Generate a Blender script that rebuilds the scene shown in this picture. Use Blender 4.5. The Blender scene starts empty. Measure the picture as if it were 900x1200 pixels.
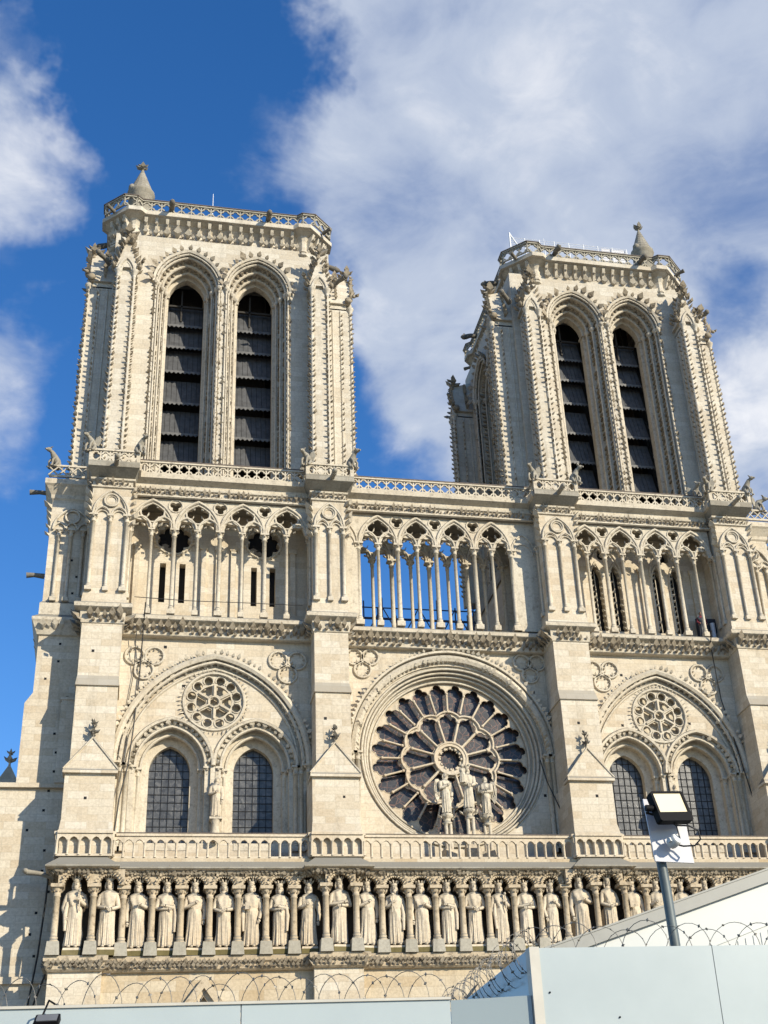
import bpy, math, random
from mathutils import Vector, Matrix, noise
from mathutils.geometry import tessellate_polygon
PI = math.pi
rnd = random.Random(7)
scene = bpy.context.scene
COL = scene.collection

# ------------------------------------------------------------------ materials
def nt(mat):
    mat.use_nodes = True
    t = mat.node_tree
    t.nodes.clear()
    return t
def N(t, typ, **kw):
    n = t.nodes.new(typ)
    for k, v in kw.items():
        if k == 'inp':
            for a, b in v.items():
                n.inputs[a].default_value = b
        else:
            setattr(n, k, v)
    return n
def ramp(t, fac, stops):
    r = t.nodes.new('ShaderNodeValToRGB')
    els = r.color_ramp.elements
    while len(els) < len(stops): els.new(0.5)
    for e, (p, c) in zip(els, stops):
        e.position = p
        e.color = (*c, 1) if len(c) == 3 else c
    t.links.new(fac, r.inputs[0])
    return r.outputs[0]
def mixc(t, fac, a, b, mode='MIX'):
    m = t.nodes.new('ShaderNodeMix'); m.data_type = 'RGBA'; m.blend_type = mode
    for s, v in ((m.inputs[0], fac), (m.inputs[6], a), (m.inputs[7], b)):
        if hasattr(v, 'is_linked'): t.links.new(v, s)
        elif isinstance(v, (int, float)): s.default_value = v
        else: s.default_value = (*v, 1)
    return m.outputs[2]
def mth(t, op, a, b=0.0, clamp=False):
    m = t.nodes.new('ShaderNodeMath'); m.operation = op; m.use_clamp = clamp
    for s, v in ((m.inputs[0], a), (m.inputs[1], b)):
        if hasattr(v, 'is_linked'): t.links.new(v, s)
        else: s.default_value = v
    return m.outputs[0]
def mrange(t, v, a, b, c=0.0, d=1.0, smooth=True):
    m = t.nodes.new('ShaderNodeMapRange')
    m.interpolation_type = 'SMOOTHSTEP' if smooth else 'LINEAR'
    t.links.new(v, m.inputs[0])
    for i, x in enumerate((a, b, c, d)): m.inputs[1 + i].default_value = x
    return m.outputs[0]

def stone(name, base, warm, pale, block=(0.95, 0.36), mortar=0.012, blocks=1.0, grime=0.5, bump=0.25, crust=0.0):
    """limestone laid in courses: colour varies block by block, rain stains, grey lichen on ledges"""
    m = bpy.data.materials.new(name); t = nt(m); L = t.links.new
    out = N(t, 'ShaderNodeOutputMaterial'); b = N(t, 'ShaderNodeBsdfPrincipled', inp={'Roughness': 0.9, 'Specular IOR Level': 0.2})
    L(b.outputs[0], out.inputs[0])
    g = N(t, 'ShaderNodeNewGeometry')
    sp = N(t, 'ShaderNodeSeparateXYZ'); L(g.outputs['Position'], sp.inputs[0])
    sn = N(t, 'ShaderNodeSeparateXYZ'); L(g.outputs['True Normal'], sn.inputs[0])
    ax = mth(t, 'ABSOLUTE', sn.outputs[0])
    side = mth(t, 'GREATER_THAN', ax, 0.72)
    u = N(t, 'ShaderNodeMix'); L(side, u.inputs[0]); L(sp.outputs[0], u.inputs[2]); L(sp.outputs[1], u.inputs[3])
    cv = N(t, 'ShaderNodeCombineXYZ'); L(u.outputs[0], cv.inputs[0]); L(sp.outputs[2], cv.inputs[1])
    br = N(t, 'ShaderNodeTexBrick', offset=0.5, squash=1.0)
    L(cv.outputs[0], br.inputs['Vector'])
    for k, v in (('Scale', 1.0), ('Mortar Size', mortar), ('Mortar Smooth', 0.3), ('Brick Width', block[0]), ('Row Height', block[1]), ('Bias', -0.1)):
        br.inputs[k].default_value = v
    br.inputs['Color1'].default_value = (0, 0, 0, 1); br.inputs['Color2'].default_value = (1, 1, 1, 1); br.inputs['Mortar'].default_value = (0.5, 0.5, 0.5, 1)
    tone = N(t, 'ShaderNodeTexNoise', inp={'Scale': 0.35, 'Detail': 5.0, 'Roughness': 0.6}); L(g.outputs['Position'], tone.inputs['Vector'])
    bs = N(t, 'ShaderNodeSeparateColor'); L(br.outputs['Color'], bs.inputs[0])
    f = mth(t, 'ADD', mth(t, 'MULTIPLY', bs.outputs[0], 0.48 * blocks), mth(t, 'MULTIPLY', tone.outputs[0], 1.0 - 0.3 * blocks))
    col = ramp(t, f, [(0.2, warm), (0.5, base), (0.85, pale)])
    # vertical rain streaks
    mp = N(t, 'ShaderNodeMapping', inp={'Scale': (1.5, 1.5, 0.13)}); L(g.outputs['Position'], mp.inputs[0])
    st = N(t, 'ShaderNodeTexNoise', inp={'Scale': 1.3, 'Detail': 6.0, 'Roughness': 0.62}); L(mp.outputs[0], st.inputs['Vector'])
    sf = mth(t, 'MULTIPLY', mrange(t, st.outputs[0], 0.5, 0.78), grime)
    col = mixc(t, sf, col, tuple(x * y for x, y in zip(base, (0.52, 0.53, 0.55))))
    # fine pits and specks
    fn = N(t, 'ShaderNodeTexNoise', inp={'Scale': 9.0, 'Detail': 5.0, 'Roughness': 0.7}); L(g.outputs['Position'], fn.inputs['Vector'])
    col = mixc(t, 0.55, col, ramp(t, fn.outputs[0], [(0.3, (0.62, 0.6, 0.58)), (0.6, (1.06, 1.06, 1.06))]), 'MULTIPLY')
    # black crust left by old soot, in patches
    cn = N(t, 'ShaderNodeTexNoise', inp={'Scale': 3.4, 'Detail': 7.0, 'Roughness': 0.68}); L(g.outputs['Position'], cn.inputs['Vector'])
    col = mixc(t, mth(t, 'MULTIPLY', mrange(t, cn.outputs[0], 0.5, 0.68), max(crust, 0.10)), col, tuple(x * y for x, y in zip(base, (0.30, 0.27, 0.25))))
    # mortar
    col = mixc(t, mth(t, 'MULTIPLY', br.outputs['Fac'], 0.5 * blocks), col, tuple(x * 0.62 for x in base))
    # lichen and lead-grey weathering on surfaces that catch rain
    up = mth(t, 'MULTIPLY', mrange(t, sn.outputs[2], 0.25, 0.6), mrange(t, fn.outputs[0], 0.25, 0.55, 0.55, 0.95))
    col = mixc(t, up, col, (0.20, 0.19, 0.165))
    L(col, b.inputs['Base Color'])
    bp = N(t, 'ShaderNodeBump', inp={'Strength': bump, 'Distance': 0.03})
    hh = mth(t, 'SUBTRACT', fn.outputs[0], mth(t, 'MULTIPLY', br.outputs['Fac'], 0.8 * blocks))
    L(hh, bp.inputs['Height']); L(bp.outputs[0], b.inputs['Normal'])
    return m
def plain(name, c, rough=0.6, metal=0.0, var=0.12, scale=6.0, spec=0.5, emit=None, coat=0.0):
    m = bpy.data.materials.new(name); t = nt(m); L = t.links.new
    out = N(t, 'ShaderNodeOutputMaterial'); b = N(t, 'ShaderNodeBsdfPrincipled', inp={'Roughness': rough, 'Metallic': metal, 'Specular IOR Level': spec, 'Coat Weight': coat})
    L(b.outputs[0], out.inputs[0])
    g = N(t, 'ShaderNodeNewGeometry')
    n = N(t, 'ShaderNodeTexNoise', inp={'Scale': scale, 'Detail': 5.0, 'Roughness': 0.6}); L(g.outputs['Position'], n.inputs['Vector'])
    L(ramp(t, n.outputs[0], [(0.3, tuple(x * (1 - var) for x in c)), (0.7, tuple(min(1, x * (1 + var)) for x in c))]), b.inputs['Base Color'])
    L(mth(t, 'ADD', mth(t, 'MULTIPLY', n.outputs[0], 0.15), rough - 0.07, True), b.inputs['Roughness'])
    if emit:
        b.inputs['Emission Color'].default_value = (*emit[0], 1); b.inputs['Emission Strength'].default_value = emit[1]
    return m

M = {}
M['stone'] = stone('limestone_ashlar', (0.55, 0.48, 0.372), (0.475, 0.39, 0.28), (0.61, 0.555, 0.46))
M['tower'] = stone('limestone_tower', (0.53, 0.48, 0.395), (0.47, 0.41, 0.32), (0.59, 0.55, 0.47), grime=0.45)
M['carved'] = stone('limestone_carved', (0.55, 0.49, 0.39), (0.47, 0.40, 0.30), (0.61, 0.565, 0.47), blocks=0.0, grime=0.5, crust=0.45)
M['towercarved'] = stone('limestone_tower_carved', (0.53, 0.475, 0.385), (0.46, 0.4, 0.31), (0.60, 0.555, 0.47), blocks=0.0, grime=0.45, crust=0.45)
M['leaf'] = stone('limestone_leaf_soot_shade', (0.33, 0.28, 0.21), (0.25, 0.205, 0.145), (0.43, 0.38, 0.3), blocks=0.0, grime=0.5, crust=0.95)  # weathered soot tone, darkened further to carry the shadow of the crockets
M['warm'] = stone('limestone_ochre', (0.49, 0.405, 0.285), (0.41, 0.31, 0.19), (0.55, 0.48, 0.365), block=(1.1, 0.45))
M['warmcarved'] = stone('limestone_ochre_carved', (0.48, 0.395, 0.28), (0.40, 0.31, 0.20), (0.55, 0.475, 0.36), blocks=0.0, grime=0.75, crust=0.7)
M['statue'] = stone('limestone_statue', (0.56, 0.48, 0.365), (0.48, 0.385, 0.27), (0.62, 0.555, 0.45), blocks=0.0, grime=0.6)
M['greybase'] = stone('limestone_grey_block', (0.36, 0.335, 0.275), (0.30, 0.27, 0.21), (0.42, 0.395, 0.335), blocks=0.0, grime=0.7)
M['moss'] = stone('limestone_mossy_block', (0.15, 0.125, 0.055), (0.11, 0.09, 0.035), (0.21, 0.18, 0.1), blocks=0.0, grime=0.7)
M['roofstone'] = stone('limestone_lichen', (0.30, 0.275, 0.225), (0.24, 0.215, 0.17), (0.36, 0.335, 0.28), block=(0.8, 0.3), grime=0.6)
M['soot'] = stone('limestone_sooted', (0.17, 0.155, 0.13), (0.11, 0.1, 0.085), (0.24, 0.22, 0.19), blocks=0.0, grime=0.6)
M['dark'] = plain('void_interior', (0.012, 0.012, 0.013), 0.9)
M['nicheback'] = stone('niche_shade', (0.075, 0.058, 0.042), (0.05, 0.04, 0.03), (0.1, 0.08, 0.06), blocks=0.6, grime=0.7)  # depth shade of the niches put into a much darker stone colour
M['lead'] = plain('lead_sheet', (0.17, 0.175, 0.18), 0.6, 0.3)
M['louvre'] = plain('slate_louvre', (0.062, 0.064, 0.069), 0.75, var=0.35, scale=3.0)
M['fringe'] = plain('lead_fringe', (0.10, 0.10, 0.10), 0.6, var=0.4)
M['timberbacking'] = plain('oak_dark_backing', (0.03, 0.026, 0.022), 0.8, var=0.4)  # oak beams, and the added dark sheet behind the louvres
M['rail'] = plain('rusty_cap', (0.10, 0.075, 0.06), 0.7, var=0.4)
M['cable'] = plain('black_cable', (0.012, 0.012, 0.013), 0.5)
M['hoard'] = plain('painted_hoarding', (0.335, 0.38, 0.387), 0.32, var=0.07, scale=1.3, coat=0.25)
M['hoardshade'] = plain('shaded_hoarding', (0.27, 0.315, 0.325), 0.3, var=0.05, scale=1.3, coat=0.3)  # shaded copy of the hoarding paint, for the end panel turned from the sun
M['gloss'] = plain('glossy_panel', (0.25, 0.285, 0.295), 0.3, var=0.25, scale=2.0, spec=0.5, coat=0.15)
M['post'] = plain('hoarding_post', (0.42, 0.40, 0.35), 0.5, var=0.1)
M['cabin'] = plain('white_cabin', (0.46, 0.475, 0.46), 0.45, var=0.05, scale=1.5)
M['fascia'] = plain('cabin_fascia', (0.24, 0.24, 0.22), 0.5, var=0.1)
M['steel'] = plain('galvanised_steel', (0.10, 0.12, 0.125), 0.5, 0.2, var=0.3)
M['wire'] = plain('razor_wire', (0.19, 0.175, 0.15), 0.5, 0.2, var=0.3)
M['black'] = plain('black_casing', (0.006, 0.006, 0.007), 0.65, spec=0.12)
M['board'] = plain('white_board', (0.5, 0.5, 0.54), 0.5, var=0.04)
M['box'] = plain('grey_box', (0.55, 0.56, 0.55), 0.5, var=0.1)
M['lamp'] = plain('lamp_face', (0.12, 0.1, 0.06), 0.3, var=0.0, emit=((1.0, 0.86, 0.56), 0.95))
M['scaff'] = plain('scaffold_tube', (0.035, 0.06, 0.13), 0.5, 0.3)
M['navy'] = plain('navy_panel', (0.018, 0.025, 0.04), 0.5)
M['whitetube'] = plain('white_pipe', (0.6, 0.62, 0.66), 0.4)
M['redcloth'] = plain('dark_red_cloth', (0.16, 0.02, 0.035), 0.85)
M['skin'] = plain('skin', (0.35, 0.2, 0.14), 0.6)
M['hair'] = plain('dark_hair', (0.02, 0.014, 0.01), 0.7)
M['white'] = plain('white_paint', (0.75, 0.76, 0.77), 0.4, var=0.05)
M['paving'] = stone('paving', (0.22, 0.2, 0.17), (0.19, 0.17, 0.14), (0.26, 0.24, 0.21), blocks=0.3)
def glass_mat(name, c1, c2, lead, gw, gh, cool):
    m = bpy.data.materials.new(name); t = nt(m); L = t.links.new
    out = N(t, 'ShaderNodeOutputMaterial'); b = N(t, 'ShaderNodeBsdfPrincipled', inp={'Roughness': 0.3, 'Specular IOR Level': 0.4})
    L(b.outputs[0], out.inputs[0])
    g = N(t, 'ShaderNodeNewGeometry'); sp = N(t, 'ShaderNodeSeparateXYZ'); L(g.outputs['Position'], sp.inputs[0])
    n = N(t, 'ShaderNodeTexNoise', inp={'Scale': 1.6, 'Detail': 4.0}); L(g.outputs['Position'], n.inputs['Vector'])
    vo = N(t, 'ShaderNodeTexVoronoi', feature='F1', inp={'Scale': 6.0}); L(g.outputs['Position'], vo.inputs['Vector'])
    hs = N(t, 'ShaderNodeSeparateColor'); L(vo.outputs['Color'], hs.inputs[0])
    col = ramp(t, mth(t, 'ADD', mth(t, 'MULTIPLY', n.outputs[0], 0.7), mth(t, 'MULTIPLY', hs.outputs[0], 0.3)), [(0.25, c1), (0.5, cool), (0.8, c2)])
    if lead:
        ve = N(t, 'ShaderNodeTexVoronoi', feature='DISTANCE_TO_EDGE', inp={'Scale': 2.6}); L(g.outputs['Position'], ve.inputs['Vector'])
        col = mixc(t, mrange(t, ve.outputs['Distance'], 0.02, 0.045, 0.8, 0.0), col, (0.16, 0.085, 0.06))
    L(col, b.inputs['Base Color'])
    b1 = N(t, 'ShaderNodeBump', inp={'Strength': 0.25, 'Distance': 0.02}); L(hs.outputs[1], b1.inputs['Height']); L(b1.outputs[0], b.inputs['Normal'])
    return m
M['roseglass'] = glass_mat('rose_glass', (0.016, 0.016, 0.018), (0.06, 0.056, 0.058), True, 1, 1, (0.03, 0.029, 0.032))
M['glass'] = glass_mat('lancet_glass', (0.035, 0.036, 0.039), (0.13, 0.13, 0.13), False, 1, 1, (0.065, 0.067, 0.07))

# ------------------------------------------------------------------ mesh builder
class MB:
    def __init__(s, T=None):
        s.v = []; s.f = []; s.sm = []; s.T = T
    def add(s, vs, fs, smooth=False):
        o = len(s.v)
        if s.T: vs = [s.T(*p) for p in vs]
        s.v.extend([tuple(p) for p in vs])
        s.f.extend([tuple(i + o for i in f) for f in fs]); s.sm.extend([smooth] * len(fs))
    def box(s, x0, x1, y0, y1, z0, z1):
        s.add([(x0, y0, z0), (x1, y0, z0), (x1, y1, z0), (x0, y1, z0), (x0, y0, z1), (x1, y0, z1), (x1, y1, z1), (x0, y1, z1)],
              [(0, 3, 2, 1), (4, 5, 6, 7), (0, 1, 5, 4), (1, 2, 6, 5), (2, 3, 7, 6), (3, 0, 4, 7)])
    def hexa(s, p):
        s.add(p, [(0, 3, 2, 1), (4, 5, 6, 7), (0, 1, 5, 4), (1, 2, 6, 5), (2, 3, 7, 6), (3, 0, 4, 7)])
    def prism(s, poly, y0, y1, holes=(), mp=None, back=True, caps=True):
        """polygon (a,b) with holes, extruded along the third axis"""
        mp = mp or (lambda a, b, w: (a, w, b))
        loops = [list(poly)] + [list(h) for h in holes]
        flat = [p for l in loops for p in l]
        if caps:
            tris = tessellate_polygon([[Vector((a, b, 0)) for a, b in l] for l in loops])
            s.add([mp(a, b, y0) for a, b in flat], [tuple(t) for t in tris])
            if back: s.add([mp(a, b, y1) for a, b in flat], [tuple(reversed(t)) for t in tris])
        for l in loops:
            n = len(l)
            s.add([mp(a, b, y0) for a, b in l] + [mp(a, b, y1) for a, b in l], [(i, (i + 1) % n, (i + 1) % n + n, i + n) for i in range(n)])
    def loft(s, rings, closed=False, smooth=False):
        n = len(rings[0]); vs = [p for r in rings for p in r]; fs = []
        for k in range(len(rings) - 1):
            for i in range(n if closed else n - 1):
                j = (i + 1) % n
                fs.append((k * n + i, k * n + j, (k + 1) * n + j, (k + 1) * n + i))
        s.add(vs, fs, smooth)
    def sweep(s, path, prof, closed=False, mp=None, smooth=False, caps=True, pclosed=True):
        """profile (n, w) swept along a 2-D path with mitred corners; n points to the left of travel"""
        mp = mp or (lambda a, b, w: (a, w, b))
        k = len(path); rings = []
        def nrm(p, q):
            dx, dy = q[0] - p[0], q[1] - p[1]; l = math.hypot(dx, dy) or 1e-9
            return (-dy / l, dx / l)
        for i, p in enumerate(path):
            if closed: a, b = nrm(path[i - 1], p), nrm(p, path[(i + 1) % k])
            else:
                a = nrm(path[i - 1], p) if i else nrm(p, path[1])
                b = nrm(p, path[i + 1]) if i < k - 1 else a
            d = max(0.3, 1 + a[0] * b[0] + a[1] * b[1])
            m = ((a[0] + b[0]) / d, (a[1] + b[1]) / d)
            rings.append([mp(p[0] + m[0] * n, p[1] + m[1] * n, w) for n, w in prof])
        if closed: rings.append(rings[0])
        s.loft(rings, pclosed, smooth)
        if caps and not closed and pclosed:
            q = len(prof)
            s.add(rings[0], [tuple(range(q))]); s.add(rings[-1], [tuple(reversed(range(q)))])
    def lathe(s, x, y, prof, n=10, smooth=True, sx=1.0, sy=1.0):
        rings = [[(x + r * sx * math.cos(2 * PI * i / n), y + r * sy * math.sin(2 * PI * i / n), z) for i in range(n)] for r, z in prof]
        s.loft(rings, True, smooth)
        s.add(rings[0], [tuple(reversed(range(n)))]); s.add(rings[-1], [tuple(range(n))])
    def tube(s, pts, r, n=6, smooth=True, closed=False):
        pts = [Vector(p) for p in pts]; k = len(pts); rings = []
        rr = r if isinstance(r, (list, tuple)) else [r] * k
        ref = None
        for i, p in enumerate(pts):
            if closed: d = pts[(i + 1) % k] - pts[i - 1]
            else: d = pts[min(i + 1, k - 1)] - pts[max(i - 1, 0)]
            d.normalize()
            if ref is None or abs(ref.dot(d)) > 0.95: ref = Vector((0, 0, 1)) if abs(d.z) < 0.9 else Vector((0, 1, 0))
            a = (ref - d * ref.dot(d)).normalized(); ref = a; b = d.cross(a)
            rings.append([tuple(p + (a * math.cos(2 * PI * j / n) + b * math.sin(2 * PI * j / n)) * rr[i]) for j in range(n)])
        if closed: rings.append(rings[0])
        s.loft(rings, True, smooth)
        if not closed:
            s.add(rings[0], [tuple(reversed(range(n)))]); s.add(rings[-1], [tuple(range(n))])
    def ball(s, c, rx, ry=None, rz=None, n=8, m=5):
        ry = ry or rx; rz = rz or rx
        rings = []
        for j in range(m + 1):
            th = -PI / 2 + PI * (j + 0.02) / (m + 0.04); q = math.cos(th)
            rings.append([(c[0] + rx * q * math.cos(2 * PI * i / n), c[1] + ry * q * math.sin(2 * PI * i / n), c[2] + rz * math.sin(th)) for i in range(n)])
        s.loft(rings, True, True)
    def crock(s, p, o, up, z=0.15, w=.5):
        """a hooked leaf: swells outward and curls up"""
        o = Vector(o).normalized(); up = Vector(up).normalized(); sd = o.cross(up); p = Vector(p)
        if rnd.random() < .04: return          # lost to the weather
        q = z * rnd.uniform(0.68, 1.28); o = (o + up * rnd.uniform(-.25, .25)).normalized()
        a = p - up * q * .35; b = p + up * q * .35
        m = p + o * q * .8
        t = p + o * q * 1.15 + up * q * .55
        vs = [a - sd * q * .15, a + sd * q * .15, b, m - sd * q * w, m + sd * q * w, t, p + o * q * .65 - up * q * .2]
        s.add([tuple(v) for v in vs], [(0, 3, 2), (2, 4, 1), (2, 3, 5), (2, 5, 4), (0, 6, 3), (1, 4, 6), (6, 5, 3), (6, 4, 5), (0, 1, 6)])
    def knob(s, p, r):
        x, y, z = p
        s.add([(x - r, y, z), (x + r, y, z), (x, y - r, z), (x, y + r, z), (x, y, z - r), (x, y, z + r)],
              [(0, 2, 5), (2, 1, 5), (1, 3, 5), (3, 0, 5), (2, 0, 4), (1, 2, 4), (3, 1, 4), (0, 3, 4)])
    def build(s, name, mat, parent=None, label=None):
        me = bpy.data.meshes.new(name); me.from_pydata(s.v, [], s.f)
        me.polygons.foreach_set('use_smooth', s.sm)
        me.materials.append(mat); me.update()
        o = bpy.data.objects.new(name, me); COL.objects.link(o)
        if parent: o.parent = parent
        if label: o['label'] = label
        return o
def empty(name, loc=(0, 0, 0), parent=None):
    o = bpy.data.objects.new(name, None); o.empty_display_size = 0.3; COL.objects.link(o); o.location = loc
    if parent: o.parent = parent
    return o
def tag(o, label=None, cat=None, group=None, kind=None):
    if label: o['label'] = label
    if cat: o['category'] = cat
    if group: o['group'] = group
    if kind: o['kind'] = kind
    return o
def copy_tree(o, parent=None):
    c = o.copy(); COL.objects.link(c)
    if parent: c.parent = parent
    for ch in list(o.children): copy_tree(ch, c)
    return c

# ------------------------------------------------------------------ gothic curves
def arch(cx, zs, a, h, n=12):
    """pointed arch from left spring to right spring"""
    h = max(h, a * 1.0001)
    R = (a * a + h * h) / (2 * a); c = R - a
    th = math.asin(min(1, h / R))
    left = [(cx + c - R * math.cos(th * i / n), zs + R * math.sin(th * i / n)) for i in range(n + 1)]
    return left + [(2 * cx - x, z) for x, z in reversed(left[:-1])]
def conc(cx, zs, a, off, n=12):
    """pointed arch of half-span a whose arc centres sit `off` beyond the axis, so that arches of one family stay parallel"""
    R = a + off
    return arch(cx, zs, a, math.sqrt(R * R - off * off), n)
def opening(cx, z0, crv):
    return [(crv[0][0], z0)] + crv + [(crv[-1][0], z0)]
def circle(cx, cz, r, n=32, ph=0.0):
    return [(cx + r * math.cos(ph - 2 * PI * i / n), cz + r * math.sin(ph - 2 * PI * i / n)) for i in range(n)]
def foil(cx, cz, r, lobes, ph=PI / 2, q=0.52, n=7):
    """cusped (trefoil, quatrefoil) opening"""
    pts = []
    d = r * (1 - q); R = r * q
    half = PI / lobes
    cut = d * math.cos(half) ; g = math.asin(min(1, d * math.sin(half) / R)) if d * math.sin(half) < R else PI / 2
    span = half + g * 0.92
    for k in range(lobes):
        a0 = ph - 2 * PI * k / lobes
        for i in range(n):
            a = a0 + span - 2 * span * i / (n - 1)
            pts.append((cx + d * math.cos(a0) + R * math.cos(a), cz + d * math.sin(a0) + R * math.sin(a)))
    return pts
def resample(path, step, start=0.5):
    out = []; acc = step * (1 - start)
    for p, q in zip(path, path[1:]):
        l = math.hypot(q[0] - p[0], q[1] - p[1])
        if l < 1e-9: continue
        dx, dy = (q[0] - p[0]) / l, (q[1] - p[1]) / l; t = step - acc
        while t <= l:
            out.append((p[0] + dx * t, p[1] + dy * t, -dy, dx)); t += step
        acc = (acc + l) % step if l + acc >= step else acc + l
    return out
XY = lambda a, b, w: (a, b, w)
def beads(mb, path, y, step, size, out=0.03, front=-1):
    for a, b, nx, nz in resample(path, step):
        mb.crock((a + nx * out, y, b + nz * out), (nx * .35, front, nz * .35), (nx, 0, nz) if abs(nz) > .3 else (0, 0, 1), size)
def roll(r, n=0.0, w=0.0, k=6):
    return [(n + r * math.cos(2 * PI * i / k), w + r * math.sin(2 * PI * i / k)) for i in range(k)]
def column(mb, x, y, z0, z1, r, base=0.42, cap=0.42, ab=0.05, n=10):
    """plinth, torus, shaft, leafy capital and abacus"""
    w = r * 1.75
    mb.box(x - w, x + w, y - w, y + w, z0, z0 + base * .5)
    mb.lathe(x, y, [(w * 1.0, z0 + base * .5), (w * .98, z0 + base * .62), (r * 1.25, z0 + base * .72), (r * 1.38, z0 + base * .85), (r, z0 + base),
                    (r * .97, z1 - cap), (r * 1.3, z1 - cap + .01), (r * 1.25, z1 - cap + .06), (r * 1.05, z1 - cap + .08), (r * 1.25, z1 - cap * .5), (r * 1.75, z1 - ab - .04)], n)
    for k in range(6):
        a = 2 * PI * k / 6 - PI / 2
        mb.crock((x + r * 1.2 * math.cos(a), y + r * 1.2 * math.sin(a), z1 - cap * .45), (math.cos(a), math.sin(a), .5), (0, 0, 1), r * 1.15)
    w = r * 2.0
    mb.box(x - w, x + w, y - w, y + w, z1 - ab - .05, z1)
def finial(mb, x, y, z0, h, r=.1):
    mb.lathe(x, y, [(r * .6, z0), (r * .35, z0 + h * .35), (r * .55, z0 + h * .4), (r * .3, z0 + h * .5), (r * .3, z0 + h * .7), (r * .5, z0 + h * .85), (.01, z0 + h)], 6)
    for zz, s in ((.42, 1.3), (.78, .9)):
        for k in range(4):
            a = PI / 2 * k
            mb.crock((x + r * .3 * math.cos(a), y + r * .3 * math.sin(a), z0 + h * zz), (math.cos(a), math.sin(a), .2), (0, 0, 1), r * 1.5 * s)

# ================================================================== the cathedral
cath = tag(empty('cathedral', (0, 0, 0)), 'pale limestone gothic cathedral front with two square bell towers and a rose window', 'cathedral')
BX = [-18.06, -6.6, 6.35, 17.05]        # axes of the four buttresses
BH = [0.98, 0.88, 1.0, 0.98]
YC = 0.4                                # the central bay lies a little further back
BAYS = [(-12.35, -17.08, -7.48, 0.0), (-0.12, -5.72, 5.35, YC), (11.6, 7.35, 16.07, 0.0)]
ZG = 40.2                               # floor of the gallery at the foot of the towers

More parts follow.
